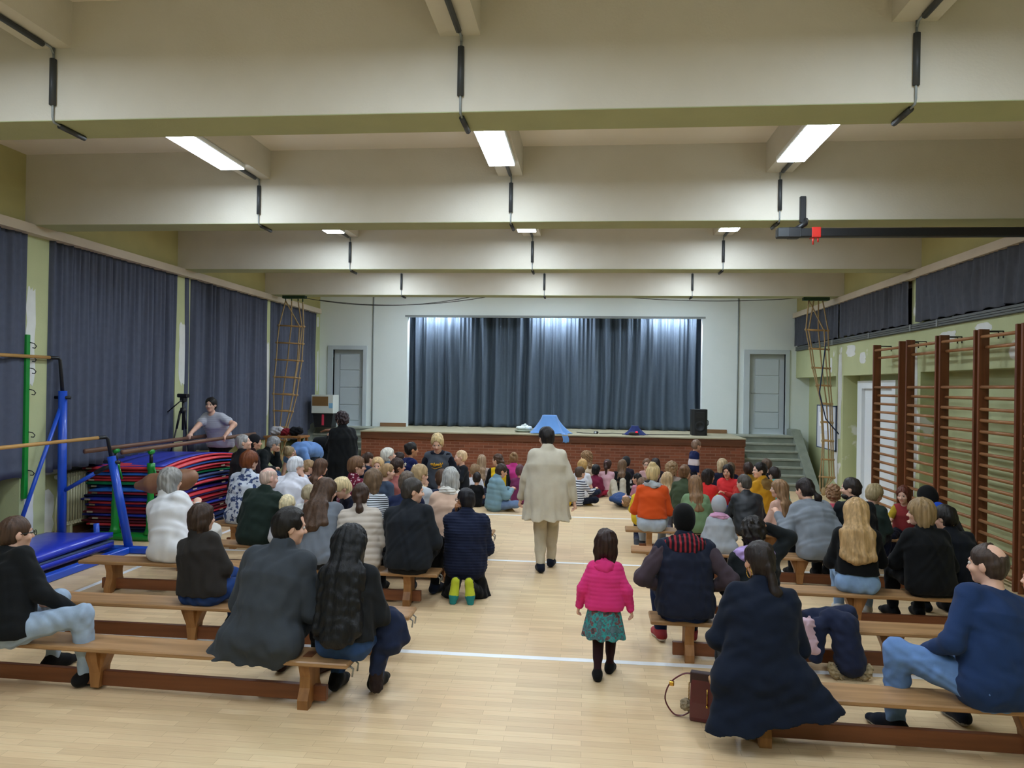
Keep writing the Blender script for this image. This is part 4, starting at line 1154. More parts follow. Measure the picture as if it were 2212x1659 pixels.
    hR, hc = J['hM'], J['hc']
    L3 = lambda x, y, z: hc+hR @ (np.array([x, y, z])*u)
    def headsdf(f):
        f.cap(J['N']-J['up']*.03*q, L3(0, -.025, -.06), (.056 if not fem else .05)*q, (.053 if not fem else .047)*u*(.9 if child else 1), k=.03)
        f.ell(L3(0, -.012, .03), hR, np.array([.074, .096, .09])*u, k=.02)
        f.ell(L3(0, .022, -.045), hR, np.array([.057, .068, .07])*u, k=.03)
        f.ell(L3(0, .062, -.094), hR, np.array([.024, .022, .02])*u, k=.025)
        for s in (-1, 1):
            f.ell(L3(s*.036, .062, -.028), hR, np.array([.026, .026, .024])*u, k=.02)
            f.ell(L3(s*.033, .098, .004), hR, np.array([.019, .013, .012])*u, k=.012, sub=True)
            f.ell(L3(s*.077, -.008, -.008), hR, np.array([.010, .022, .033])*u, k=.006)
        f.cap(L3(-.03, .082, .024), L3(.03, .082, .024), .010*u, k=.016)
        f.cap(L3(0, .084, .008), L3(0, .106, -.028), .007*u, .0125*u, k=.012)
        for s in (-1, 1): f.ell(L3(s*.011, .098, -.032), hR, np.array([.009, .009, .008])*u, k=.006)
        f.ell(L3(0, .082, -.055), hR, np.array([.024, .013, .006])*u, k=.006)
        f.ell(L3(0, .080, -.066), hR, np.array([.020, .012, .006])*u, k=.006)
    headsdf(B)
    fr = max(.0085*q, vx*.78)
    for n, s in (('L', -1), ('R', 1)):
        arm(B, n, 0); leg(B, n, 0); foot(B, n, 0)
        b, w = A['e'+n], A['w'+n]
        d = unit(w-b)
        side = unit(np.cross(d, [0, 0, 1]) if abs(d[2]) < .92 else np.cross(d, [0, 1, 0]))  # across the palm
        if abs(d[2]) >= .92: side = unit(np.array([0, 1., 0])-d*d[1])
        pn = unit(np.cross(side, d))
        if pn[2] > .1: pn = -pn
        if abs(d[2]) >= .7: pn = np.array([-s*1., 0, 0])-d*np.dot([-s*1., 0, 0], d); pn = unit(pn); side = unit(np.cross(d, pn))
        kn = w+d*.085*q
        B.cap(w, kn, .030*q, .034*q, k=.02, flat=(pn, .5))
        for i in range(4):
            o = (i-1.5)*.0205*q
            p0 = kn+side*o-d*.01*q; ln = (.040, .046, .043, .034)[i]*q
            d1 = unit(d*math.cos(.5)+pn*math.sin(.5)); d2 = unit(d*math.cos(1.15+.1*i)+pn*math.sin(1.15+.1*i))
            p1 = p0+d1*ln; p2 = p1+d2*ln*.8
            B.cap(p0, p1, fr*1.08, fr, k=.004); B.cap(p1, p2, fr, fr*.85, k=.003)
        tb = w+d*.025*q; sd = side if np.dot(side, [-s, .4, .2]) > 0 else -side
        B.cap(tb+sd*.018*q, tb+sd*.045*q+d*.03*q+pn*.012*q, fr*1.35, fr*1.1, k=.01); B.cap(tb+sd*.045*q+d*.03*q+pn*.012*q, tb+sd*.05*q+d*.062*q+pn*.02*q, fr*1.1, fr*.9, k=.003)
    lipm = mat('lips_'+skin, '%02X%02X%02X' % (int(int(skin[0:2], 16)*.92), int(int(skin[2:4], 16)*.74), int(int(skin[4:6], 16)*.74)), rough=.4)
    def paint(c):
        v = (c-L3(0, .09, -.060)) @ hR
        return ((np.abs(v[:, 0]) < .026*u) & (np.abs(v[:, 2]) < .011*u) & (np.abs(v[:, 1]) < .02*u)).astype(np.int32)
    B.build('body', [skinm(skin), lipm], root, paint=paint)
    # ---- face details
    if face:
        for s in (-1, 1):
            c = L3(s*.032, .0815, .004)
            mb = MB().lathe([(.0005*u, -.0115*u), (.006*u, -.0095*u), (.0105*u, -.005*u), (.0115*u, 0), (.0105*u, .005*u), (.0075*u, .0088*u), (.0055*u, .0102*u), (.0005*u, .0118*u)], c, 14, hR @ np.array([0, 1, .02]))
            o = mb.build('eye', [M_EYE, M_IRIS], root)
            mi = [0]*len(o.data.polygons)
            for p in o.data.polygons:
                if np.dot(np.array(p.center)-c, hR @ np.array([0, 1, 0])) > .0088*u: mi[p.index] = 1
            o.data.polygons.foreach_set('material_index', mi)
    # ---- hair
    kind, hcol = hair[0], hair[1]
    hopt = hair[2] if len(hair) > 2 else {}
    hm = hairm(hcol)
    if kind != 'none':
        lo, hi = hc-.20*u, hc+.20*u
        ln = hopt.get('len', .25)
        if kind in ('long', 'tail', 'bob', 'curly', 'half'): lo = lo-np.array([.14, .14, ln+.08]); hi = hi+np.array([.14, .08, .05])
        hv = min(vx, .0085)
        Hf = Fld(lo, hi, hv)
        e = hopt.get('e', {'short': .010, 'bald': .005, 'buzz': .004, 'beanie': .020, 'curlyshort': .030, 'long': .016, 'tail': .008, 'bob': .020, 'curly': .026, 'bun': .010, 'half': .014, 'cap': .016, 'hijab': .02}.get(kind, .012))
        Hf.ell(L3(0, -.014, .030), hR, np.array([.076+e, .097+e, .091+e])*u, k=0)
        if kind not in ('bald', 'buzz'): Hf.ell(L3(0, -.04, -.02), hR, np.array([.070+e*.8, .066+e, .078+e*.5])*u, k=.03)
        else: Hf.ell(L3(0, -.045, -.015), hR, np.array([.066+e, .058+e, .07+e])*u, k=.03)
        if kind in ('bob', 'long', 'half', 'curly'): 
            for s in (-1, 1): Hf.cap(L3(s*.066, .0, .03), L3(s*.074, -.005, -.09), .022*u, .026*u, k=.03, flat=(hR[:, 0], .7))
        # face opening
        hl = hopt.get('line', .066)
        Hf.ell(L3(0, .125, -.045), hR, np.array([.074, .115, .055+hl])*u, k=.006, sub=True)
        if kind in ('short', 'bald', 'buzz', 'beanie', 'tail', 'bun', 'curlyshort', 'cap'):
            for s in (-1, 1): Hf.ell(L3(s*.085, .02, -.045), hR, np.array([.034, .05, .055])*u, k=.004, sub=True)
            if kind != 'beanie': Hf.ell(L3(0, -.04, -.135), hR, np.array([.09, .09, .055])*u, k=.01, sub=True)
        if kind == 'bald': Hf.ell(L3(0, hopt.get('cy', .02), hopt.get('cz', .135)), hR, np.array([.062, hopt.get('crown', .09), .058])*u, k=.025, sub=True)
        if kind == 'recede':
            for s in (-1, 1): Hf.ell(L3(s*.05, .10, .075), hR, np.array([.034, .05, .05])*u, k=.01, sub=True)
            for s in (-1, 1): Hf.ell(L3(s*.085, .02, -.045), hR, np.array([.034, .05, .055])*u, k=.004, sub=True)
            Hf.ell(L3(0, -.04, -.135), hR, np.array([.09, .09, .05])*u, k=.01, sub=True)
        bk = -J['fw']
        if kind in ('long', 'curly', 'half'):
            w0 = hopt.get('w', .085)
            a0 = L3(0, -.075, .0); e0 = J['N']+bk*(.085*q*g+.03)-J['up']*.02; dn_ = unit(J['C']-J['N']); e1 = e0+dn_*ln+bk*.03*min(1, ln*3)
            if hopt.get('side'): a0 = L3(0, -.05, .0); e1 = e1+J['lat']*hopt['side']
            Hf.cap(a0, e0, w0*.74*u, .60*w0, k=.04, flat=(J['fw'], .6)); Hf.cap(e0, e1, .42*w0, .30*w0, k=.04, flat=(J['lat'], 2.3)) if ln > .12 else None
            if ln > .12:
                for s in (-1, 1): Hf.cap(L3(s*.06, -.04, -.05), e0+J['lat']*s*w0*.75+dn_*ln*.85, .034*u, .24*w0, k=.03)
        if kind == 'bob':
            Hf.cap(L3(-.05, -.045, -.06), L3(.05, -.045, -.06), .052*u, k=.03); Hf.cap(L3(-.05, -.05, -.09-ln*.4), L3(.05, -.05, -.09-ln*.4), .04*u, k=.05)
        if kind == 'tail':
            tb = L3(0, -.115, hopt.get('at', .01)); Hf.cap(L3(0, -.09, hopt.get('at', .01)), tb, .026*u, .02*u, k=.015)
            m1 = tb+bk*.035+np.array([0, 0, -ln*.45])+J['lat']*hopt.get('side', 0); m2 = tb+bk*.02+np.array([0, 0, -ln])+J['lat']*hopt.get('side', 0)*1.6
            Hf.cap(tb, m1, .022*u, .036*u, k=.02); Hf.cap(m1, m2, .036*u, .012*u, k=.02)
        if kind == 'bun': Hf.ell(L3(hopt.get('bx', 0), hopt.get('by', -.085), hopt.get('bz', .11)), hR, np.array([.042, .042, .038])*u*hopt.get('bs', 1), k=.015)
        if kind in ('beanie', 'cap'): pass
        elif kind in ('curly', 'curlyshort'): Hf.wrinkle(.009, .045, len(label))
        else:
            Hf.strands(hc, .0030 if kind in ('long', 'half', 'bob') else .0016, 19, len(label))
            Hf.wrinkle(.003, .09, len(label)+3)
        if face and kind not in ('beanie',):
            for s in (-1, 1): Hf.cap(L3(s*.016, .097, .026), L3(s*.048, .084, .027), .0045*u, .003*u, k=0)
        if hopt.get('beard'):
            Hf.ell(L3(0, .04, -.085), hR, np.array([.058, .064, .042])*u, k=.01); Hf.ell(L3(0, .098, -.060), hR, np.array([.022, .02, .010])*u, k=.006, sub=True); Hf.ell(L3(0, .10, -.02), hR, np.array([.05, .05, .03])*u, k=.006, sub=True)
        hair_ob = Hf.build({'beanie': 'beanie_hat', 'cap': 'flat_cap'}.get(kind, 'hair'), cloth(hcol) if kind in ('beanie', 'cap') else hm, root)
        if kind == 'tail' and hopt.get('band'): MB().lathe([(.016*u, -.008), (.026*u, -.004), (.026*u, .004), (.016*u, .008)], L3(0, -.115, hopt.get('at', .01)), 12, bk).build('hair_band', mat('band_'+hopt['band'], hopt['band']), hair_ob)
    # ---- trousers / skirt
    bt, bcol = bottom[0], bottom[1]
    bm = bcol if not isinstance(bcol, str) else cloth(bcol, 'denim' if bottom[2:3] == ('denim',) else None)
    Bf = Fld(P0, P1, vx)
    e = .010*max(.8, q)+vx*.35
    if bt in ('trousers', 'jeans', 'loose', 'leggings'):
        ee = e if bt != 'loose' else e+.008
        ax = J['lat0']; hw_ = (.075 if not fem else .085)*q*g
        Bf.cap(J['H']-ax*hw_+np.array([0, -.02*q, 0]), J['H']+ax*hw_+np.array([0, -.02*q, 0]), .088*q*g+ee, k=.05)
        if pose in ('bench', 'cross', 'knees', 'longsit') or fem: Bf.cap(J['H']-ax*hw_*1.05+np.array([0, -.035*q, 0]), J['H']+ax*hw_*1.05+np.array([0, -.035*q, 0]), .088*q*g+ee, k=.05)
        Bf.cap(J['H']+np.array([0, 0, .04*q]), J['H']+(J['W']-J['H'])*.55, .105*q*g+ee, .1*q*g+ee, k=.05, flat=(J['lat0'], 1.32 if not fem else 1.24))
        for n in 'LR': leg(Bf, n, ee*(.6 if bt == 'leggings' else 1), .97, cuff=.012 if bt == 'loose' else .0)
        if bt != 'leggings': Bf.wrinkle(.0045, .10, len(label)+7, .7)
        Bf.build('trousers', bm, root)
    elif bt == 'skirt':
        zt = J['H']+(J['W']-J['H'])*.9; hem = J['H'][2]-.38*q
        Bf.cap(zt, np.array([J['H'][0], J['H'][1], hem]), .128*q*g, .225*q, k=0, flat=((1, 0, 0), 1.22))
        Bf.plane_cut((0, 0, hem), (0, 0, -1))
        X, Y_, Z = Bf.coords(); thh = np.arctan2(Y_-J['H'][1], X-J['H'][0])
        Bf.d = Bf.d+(.006*np.sin(thh*9+.7)*np.clip((zt[2]-Z)/.2, 0, 1)).astype(np.float32)
        Bf.build('skirt', bm, root)
        Tf = Fld(P0, P1, vx)
        for n in 'LR': leg(Tf, n, .004, 1.0)
        for n in 'LR': foot(Tf, n, .003)
        Tf.build('tights', cloth(bottom[2]), root)
    # ---- shoes
    if shoes:
        for n in 'LR':
            an = Lg['a'+n]
            Sf = Fld(an-.24*max(q, .7), an+.24*max(q, .7), min(vx, .008))
            foot(Sf, n, .010)
            fd = Lg['f'+n]
            if abs(fd[2]) < .5 and pose != 'lie': Sf.plane_cut(an+np.array([0, 0, -(.083*q)]), (0, 0, -1))
            cols = [cloth(shoes) if isinstance(shoes, str) else cloth(shoes[0])]
            pf = None
            if not isinstance(shoes, str):
                cols.append(cloth(shoes[1]))
                if len(shoes) > 2: cols.append(cloth(shoes[2]))
                dn = np.array([0, 0, -1.]) if abs(fd[2]) < .7 else np.array([0, -1., 0])
                def pf(c, an=an, fd=fd, dn=dn):
                    v = (c-an) @ dn; w = (c-an) @ fd
                    if abs(fd[2]) >= .7: v = -(c-an) @ np.array([0, 1., 0]); r_ = (v > -.075*q).astype(np.int32)*0+((c-an) @ np.array([0, -1., 0]) > .050*q).astype(np.int32); return np.where((r_ > 0) & (w > .10*q) & (len(cols) > 2), min(2, len(cols)-1), r_)
                    return (v > .055*q).astype(np.int32)
            Sf.build('shoe', cols, root, paint=pf)
    # ---- top
    tk, tcol = top[0], top[1]
    topt = top[2] if len(top) > 2 else {}
    tm = cloth(tcol) if isinstance(tcol, str) else tcol
    Tp = Fld(P0-.05, P1+.05, vx)
    E = {'sweater': .016, 'tee': .012, 'shirt': .013, 'jacket': .022, 'coat': .024, 'puffer': .030, 'vest': .030}[tk]*max(.75, q)+vx*.4
    E = topt.get('e', E)
    torso(Tp, E, .07)
    dn_ = unit(J['H']-J['W'])
    if tk in ('jacket', 'coat', 'puffer', 'vest', 'sweater', 'shirt', 'tee'):
        lowz = {'coat': 0, 'jacket': .02}.get(tk, .05)
        Tp.cap(J['H']+np.array([0, -.01*q, lowz*q]), J['W'], .108*q*g+E*1.1, .104*q*g+E, k=.05, flat=(J['lat0'], 1.34))
    if tk in ('coat', 'jacket', 'puffer', 'vest'): Tp.cap(J['C'], J['H']+np.array([0, -.01*q, .06*q]), .108*q*g+E, .110*q*g+E, k=.05, flat=(J['lat1'], 1.30))
    if tk == 'coat':
        fl_ = topt.get('flare', .05)
        if pose in ('stand', 'walk', 'kneel', 'kneelup'):
            hem = J['H']+np.array([0, topt.get('hy', -.0)*q, -topt.get('hem', .34)*q])
            Tp.cap(J['H'], hem, .108*q*g+E, .125*q*g+fl_, k=.05, flat=((1, 0, 0), 1.28)); Tp.cap(J['C'], hem, .110*q*g+E, .120*q*g+fl_, k=.05, flat=((1, 0, 0), 1.28))
            Tp.plane_cut(hem, (0, 0, -1))
        else:
            b0 = J['H']+np.array([0, -.05*q, .02*q]); w_ = .12*q*g+fl_
            Tp.cap(b0-J['lat0']*w_*.8+np.array([0, -.03, -.035*q]), b0+J['lat0']*w_*.8+np.array([0, -.03, -.035*q]), .075*q*g+E, k=.06)
            for n in 'LR': Tp.cap(J['h'+n], J['h'+n]+(Lg['k'+n]-J['h'+n])*.5, .09*q+E, .08*q+E, k=.04)
            for dx, dy, dz, r0, r1 in topt.get('drape', ()):
                Tp.cap(J['H']+np.array([dx*.3, -.05*q, .05]), J['H']+np.array([dx, dy, dz]), r0, r1, k=.07, flat=((0, 1, 0), .42))
            if 'dz' in topt:
                Tp.plane_cut(J['H']+np.array([0, 0, topt['dz']]), (topt.get('dnx', 0), .25, -1))
                X, Y_, Z = Tp.coords(); w_ = np.clip((J['H'][2]-Z)/.15, 0, 1)*np.clip((J['H'][1]-Y_)/.1, 0, 1)
                Tp.d = Tp.d+(.006*w_*np.sin(X*30+2*Z)).astype(np.float32)
    if tk == 'coat' and pose in ('stand', 'walk'):
        X, Y_, Z = Tp.coords(); th_ = np.arctan2(Y_-J['H'][1], X-J['H'][0]); w_ = np.clip((J['W'][2]-Z)/.35, 0, 1)
        Tp.d = Tp.d+(.009*w_*np.sin(th_*8+1.3+2*Z)+.004*w_*np.sin(th_*17)).astype(np.float32)
    short = tk == 'tee'
    Ar = Fld(P0-.05, P1+.05, vx)
    sl = sleeve
    for n in 'LR':
        if tk == 'vest': Tp.cap(J['S'+n], J['S'+n]+(A['e'+n]-J['S'+n])*.12, .055*q+E, k=.03)
        elif sl is None:
            if short:
                a, b_ = J['S'+n], A['e'+n]
                Ar.cap(a, a+(b_-a)*.55, .053*q*(.6+.4*g)+E, .048*q*(.6+.4*g)+E*1.3, k=.04)
            else: arm(Ar, n, E*.85, t1=.98 if not topt.get('pushed') else .7, k=.05, ew=E*.55)
    if 'hem_z' in topt: Tp.plane_cut(J['H']+np.array([0, 0, topt['hem_z']*q]), (0, 0, -1))
    if topt.get('flat'): Tp.plane_cut((0, 0, topt['flat']), (0, 0, -1))
    Tp.merge(Ar, .022*kq)
    # neck opening and collar
    nk = J['N']+J['up']*.035*q+J['fw']*.02*q
    if tk in ('jacket', 'coat', 'puffer', 'vest', 'shirt') and not topt.get('nocollar'):
        Tp.cap(J['N']-J['up']*.01*q-J['fw']*.005, J['N']+J['up']*.045*q-J['fw']*.012*q, .070*q+E*.4, .066*q+E*.4, k=.025)
        Tp.ell(J['N']+J['up']*.10*q+J['fw']*.05*q, np.eye(3), np.array([.055, .075, .07])*q, k=.01, sub=True)
    else:
        Tp.ell(J['N']+J['up']*.075*q+J['fw']*.03*q, np.eye(3), np.array([.07, .075, .065])*q, k=.01, sub=True)
    if topt.get('hood'):
        c = J['N']-J['fw']*.075*q-J['up']*.035*q
        Tp.cap(c-J['lat']*.06*q, c+J['lat']*.06*q, .058*q, k=.04); Tp.cap(c, c-J['up']*.09*q, .055*q, .03*q, k=.03, flat=(J['lat'], 1.5))
    if tk == 'puffer' or topt.get('bands'): Tp.bands(topt.get('band_amp', .008)*max(.7, q), topt.get('bands', .055), J['up'] if not topt.get('upz') else (0, 0, 1))
    Tp.wrinkle(topt.get('wr', {'coat': .0042, 'jacket': .0042, 'shirt': .0048, 'puffer': .0025}.get(tk, .0035)*kq), topt.get('wl', .11), len(label)*3+1)
    # nothing hangs through the seat
    if pose == 'bench' and tk != 'coat': Tp.plane_cut((0, 0, seat+.0), (0, 0, -1))
    nm = {'sweater': 'sweater', 'tee': 't_shirt', 'shirt': 'shirt', 'jacket': 'jacket', 'coat': 'coat', 'puffer': 'puffer_jacket', 'vest': 'vest'}[tk]
    mats_ = [tm]; pt = None
    if topt.get('hoodmat'):
        mats_.append(topt['hoodmat']); cc = J['N']-J['fw']*.085*q-J['up']*.05*q
        rr_ = .115*q
        def pt(c): return ((np.linalg.norm((c-cc)/np.array([1.15, .85, 1.]), axis=1) < rr_)).astype(np.int32)
    if topt.get('collarmat'):
        mats_.append(topt['collarmat'])
        def pt(c): return (((c-J['N']) @ J['up'] > .0) & (np.linalg.norm(c-J['N'], axis=1) < .12*q)).astype(np.int32)
    top_ob = Tp.build(nm, mats_, root, paint=pt)
    if sl is not None:
        for n in 'LR':
            w = A['w'+n]; pp = [J['S'+n], A['e'+n], w]
            Af = Fld(np.min(pp, 0)-.14, np.max(pp, 0)+.14, vx)
            arm(Af, n, E*.8, t1=.98, ew=E*.55)
            Af.wrinkle(.005, .09, len(label)+(n == 'L'))
            Af.build('sleeve', cloth(sl) if isinstance(sl, str) else sl, root)
    ctx = dict(top=top_ob, J=J, A=A, Lg=Lg, q=q, u=u, root=root, L3=L3, hR=hR, vx=vx, E=E, g=g, P0=P0, P1=P1)
    for x in extras: x(ctx)
    return root

# ---- extras worn by people
def scarf(m, big=1.0, nm='scarf', drop=0.0):
    def f(c):
        J, q = c['J'], c['q']; N = J['N']
        s = Fld(N-.22*q*big-.02, N+.22*q*big+.02, c['vx'])
        for i in range(16):
            a0, a1 = [2*math.pi*k/16 for k in (i, i+1)]
            P = lambda a: N+J['lat']*math.cos(a)*.085*q*big+J['fw']*(math.sin(a)*.08*q*big+.012*q)+J['up']*(.02+.018*math.sin(a*2)-.018*math.sin(a))*q
            s.cap(P(a0), P(a1), .042*q*big, k=.012)
        s.bands(.008, .028, J['up']); s.wrinkle(.006, .06, 5)
        s.ell(c['J']['hc']+J['hM'] @ np.array([0, -.0, -.02])*c['u'], J['hM'], np.array([.078, .1, .11])*c['u'], k=.004, sub=True)
        s.build(nm, m, c['root'])
    return f
def hood_up(m, nm='hood'):
    def f(c):
        J, q, u, L3 = c['J'], c['q'], c['u'], c['L3']
        s = Fld(J['hc']-.26*u, J['hc']+.2*u, c['vx'])
        s.ell(L3(0, -.03, .02), c['hR'], np.array([.098, .118, .122])*u, k=0); s.cap(L3(0, -.05, -.06), J['N']-J['fw']*.03, .09*u, .085*q, k=.04)
        s.ell(L3(0, .12, -.02), c['hR'], np.array([.078, .10, .115])*u, k=.01, sub=True)
        s.wrinkle(.005, .08, 3); s.build(nm, m, c['root'])
    return f
def hood_down(m, nm='hood', big=1.0):
    def f(c):
        J, q = c['J'], c['q']; N = J['N']
        b = N-J['fw']*.085*q-J['up']*.03*q
        s = Fld(N-.26*q, N+.22*q, c['vx'])
        for t in np.linspace(-1, 1, 9):
            p = N+J['lat']*t*.10*q*big+J['fw']*(.05*abs(t)**2-.085)*q+J['up']*(.0+.012*math.cos(3*t))*q
            s.ell(p, np.eye(3), np.array([.042, .045, .045])*q*big, k=.03)
        s.cap(b-J['lat']*.03*q, b+J['lat']*.03*q-J['up']*.0, .05*q*big, k=.04); s.cap(b, b-J['up']*.12*q*big-J['fw']*.015*q, .06*q*big, .03*q, k=.05, flat=(J['lat'], 1.5))
        s.ell(c['J']['hc'], J['hM'], np.array([.082, .105, .125])*c['u'], k=.004, sub=True)
        s.wrinkle(.005, .07, 8); s.build(nm, m, c['top'])
    return f
def glasses(c, m=None):
    L3, u = c['L3'], c['u']; mb = MB()
    for s in (-1, 1):
        mb.tube([L3(s*.034+.023*math.cos(a), .110, .002+.018*math.sin(a)) for a in np.linspace(0, 6.283, 17)], .0028*u, 6)
        mb.tube([L3(s*.057, .108, .008), L3(s*.078, .06, .010), L3(s*.083, -.005, .004)], .0032*u, 6)
    mb.tube([L3(-.012, .113, .006), L3(.012, .113, .006)], .0026*u, 6)
    mb.build('glasses', mat('glasses_frame', '15161A', rough=.3), c['root'])
def earring(c):
    p = c['L3'](-.078, -.004, -.068); mb = MB()
    mb.tube([p+c['hR'] @ np.array([.004, .030*math.cos(a), .030*math.sin(a)]) for a in np.linspace(0, 6.283, 25)], .0032, 6)
    mb.build('hoop_earring', mat('gold', 'C9A04A', rough=.25, metal=1), c['root'])
def belt_back(color='1A1410'):
    return lambda c: None
def script(c):
    """yellow cursive lettering on the chest"""
    J, q = c['J'], c['q']; P = []
    fw, lat, up_ = J['fw1'], J['lat1'], unit(J['N']-J['W'])
    for t in np.linspace(0, 1, 90):
        x = -.105+.21*t; z = .022*math.sin(t*44)*(.6+.4*math.sin(t*13))+.012*math.sin(t*88)
        y = .148*c['g']*q+c['E']-.9*(x*q)**2*6
        P.append(J['C']+lat*x*q*.95+up_*(z+.01)*q+fw*y)
    MB().tube(P, .0055, 5).build('lettering', mat('yellow_print', 'D9A21B', rough=.7), c['top'])
    MB().tube([P[4]-up_*.035+fw*.0, P[50]-up_*.04+fw*.0, P[86]-up_*.03], .004, 5).build('underline', mat('yellow_print', 'D9A21B'), c['top'])
def stars(c):
    J, q = c['J'], c['q']; mb = MB()
    for dx, dz, r in ((.02, .03, .03), (-.04, -.06, .022), (.05, -.1, .02)):
        p = J['SR']+(c['A']['eR']-J['SR'])*(.3-dz*2)+unit(J['lat']*.7-J['fw']*.75)*(.060*q+c['E']+.006)
        d = unit(J['lat']*.7-J['fw']*.75); a = unit(np.cross(d, [0, 0, 1])); b = np.cross(a, d)
        pts = [p+d*.012]+[p+(a*math.sin(k*math.pi/5)+b*math.cos(k*math.pi/5))*(r if k % 2 == 0 else r*.45)+d*.006 for k in range(10)]
        mb.add(pts, [(0, k+1, (k+1) % 10+1) for k in range(10)])
    for dx, dz, r in ((.05, .05, .034), (-.03, -.03, .024)):
        d = -J['fw1']; p = J['C']+J['lat']*dx+np.array([0, 0, dz])+d*(.128*q*c['g']+c['E']); a = unit(np.cross(d, [0, 0, 1])); b = np.cross(a, d)
        pts = [p+d*.012]+[p+(a*math.sin(k*math.pi/5)+b*math.cos(k*math.pi/5))*(r if k % 2 == 0 else r*.45)+d*.004 for k in range(10)]
        mb.add(pts, [(0, k+1, (k+1) % 10+1) for k in range(10)])
    mb.build('star_print', mat('star_white', 'EDE7C8', rough=.7), c['top'])
# ------------------------------------------------------------------ the people, row by row
JN = 'denim'
DEN, DEND, PALE = '3A5588', '26395E', '8FA6C2'
# -- benches on the window side
person('man with glasses in a black jacket and pale blue jeans on the front bench', (36, 1112), 4.72, 'bench', yaw=-18, lean=14, hx=62, hr=(-16, 2, 0), arms=('lap', (.30, .26, .50)), hair=('buzz', '4A362A', {'e': .007}), top=('jacket', '191B1E', {'hem_z': -.02}), bottom=('jeans', 'A3B6CC', JN), shoes='17181A', extras=(glasses,), face=True,
       legs=(((-.06, .36, .085), (0, 1, 1.3), (0, 1, 0)), ((.42, .26, .085), (1, .6, 1.4), (.6, 1, 0))))
person('man with receding dark hair in a long dark grey coat looking aside', (628, 1095), 4.83, 'bench', yaw=-8, lean=16, hx=578, hr=(-50, 8, 0), arms='lap', girth=1.08, hair=('recede', '17120F', {'line': .095, 'e': .014}), top=('coat', '484E55', {'flare': .08, 'dz': -.10, 'dnx': -.10, 'drape': ((-.26, -.15, -.34, .13, .24), (.04, -.13, -.34, .14, .2))}), bottom=('trousers', '1A2438'), shoes='4A2C20', face=True)
person('woman with very long straight black hair, black jacket and jeans, holding a coat', (762, 1132), 4.83, 'bench', yaw=-4, lean=10, hx=748, hr=(0, 6, 0), fem=True, girth=1.02, arms='lap', hair=('long', '0E0F12', {'len': .42, 'w': .17, 'e': .02}), top=('jacket', '26292D', {'hem_z': .04}), bottom=('jeans', '38578A', JN), shoes='18191C',
       legs=(((-.13, .18, .085), (-.2, 1, 1.0), (0, 1, 0)), ((.13, .24, .085), (.3, 1, 1.0), (.1, 1, 0))))
person('woman with shoulder-length brown hair in a dark brown blazer and blue jeans', (438, 1086), 5.80, 'bench', yaw=-12, lean=9, hx=440, hr=(-22, 2, 0), fem=True, girth=1.12, arms='lap', hair=('bob', '3A2A20', {'len': .16, 'e': .016}), top=('jacket', '3B3632', {'hem_z': .0}), bottom=('jeans', '2A4A8C', JN), shoes='191A1C', face=True, legs=(((.0, .38, .085), (.2, 1, 1.3), (.2, 1, 0)), ((.34, .34, .085), (.9, .8, 1.2), (.5, 1, 0))))
person('woman with short grey hair in a loose white blouse raising one hand', (370, 1010), 7.12, 'bench', yaw=-8, lean=12, hx=372, hr=(-20, 4, 0), fem=True, girth=1.02, arms=('lap', ('w', 428, 1092, 7.5)), hair=('bob', '8E8C88', {'len': .04, 'e': .022}), top=('shirt', 'EDEDF0', {'e': .022, 'wr': .006, 'wl': .14}), bottom=('trousers', 'D8D4CC'), shoes='5A3424', face=True)
person('woman with long brown wavy hair in a grey blazer bending to a blond child', (706, 1032), 7.06, 'bench', yaw=-6, lean=24, hx=692, hr=(-30, 12, 0), fem=True, arms=('lap', 'front'), hair=('long', '4A3526', {'len': .24, 'w': .15, 'side': -.03}), top=('jacket', '767C86', {'hem_z': -.02}), bottom=('trousers', '26282E'), shoes='2A1E1A', face=True)
person('woman with a brown ponytail in a beige padded jacket', (780, 1042), 7.09, 'bench', yaw=2, lean=12, hx=778, hr=(4, 4, 0), fem=True, arms='lap', hair=('tail', '3C2A20', {'len': .26, 'at': -.01, 'band': '2C2C34', 'side': .02, 'e': .009}), top=('puffer', 'C9BDB0', {'bands': .06}), bottom=('trousers', '1E2026'), shoes='17181A')
person('man in a black jacket turning aside at the aisle end of the third bench', (893, 1031), 7.06, 'bench', yaw=-6, lean=14, hx=884, hr=(-62, 6, 0), arms='lap', girth=1.1, hair=('short', '3A342F', {'e': .009}), top=('jacket', '262C33', {'hem_z': -.04}), bottom=('trousers', '17181C'), shoes=('20293E', '2C3C5C'), face=True)
person('man kneeling in a navy quilted jacket with yellow-soled shoes, hand at his mouth', (1006, 1052), 7.38, 'kneel', yaw=2, lean=6, hr=(38, 6, 0), arms=('mouth', 'lap'), girth=1.08, hair=('short', '17151A', {'e': .008}), skin=SK3, top=('puffer', '222B4A', {'bands': .028, 'wr': .003, 'e': .03, 'hem_z': -.10}), bottom=('trousers', '14151C'), shoes=('1B1D22', 'C5CE3A', '2E8C8C'), extras=(glasses,), face=True)
person('bald man in a dark green coat sitting with his back turned', (582, 1008), 8.02, 'bench', yaw=-6, lean=12, hx=556, hr=(-34, 6, 0), arms='lap', girth=1.16, hair=('bald', 'C9AFA0', {'e': .002, 'crown': .15, 'cy': -.03}), skin='DDAFA0', top=('jacket', '2A3B33', {'hem_z': -.1, 'e': .028}), bottom=('trousers', '2A2226'), shoes='1A1A1C', face=True)
person('woman with brown gathered hair in a black and white striped top', (808, 1013), 8.02, 'bench', yaw=-4, lean=12, hr=(-20, 6, 0), fem=True, arms='lap', hair=('bob', '6B543E', {'len': .12, 'e': .022}), top=('sweater', cloth('DADDE2', 'stripe', '3A3F46', .55)), bottom=('trousers', '26282E'), shoes='191A1C')
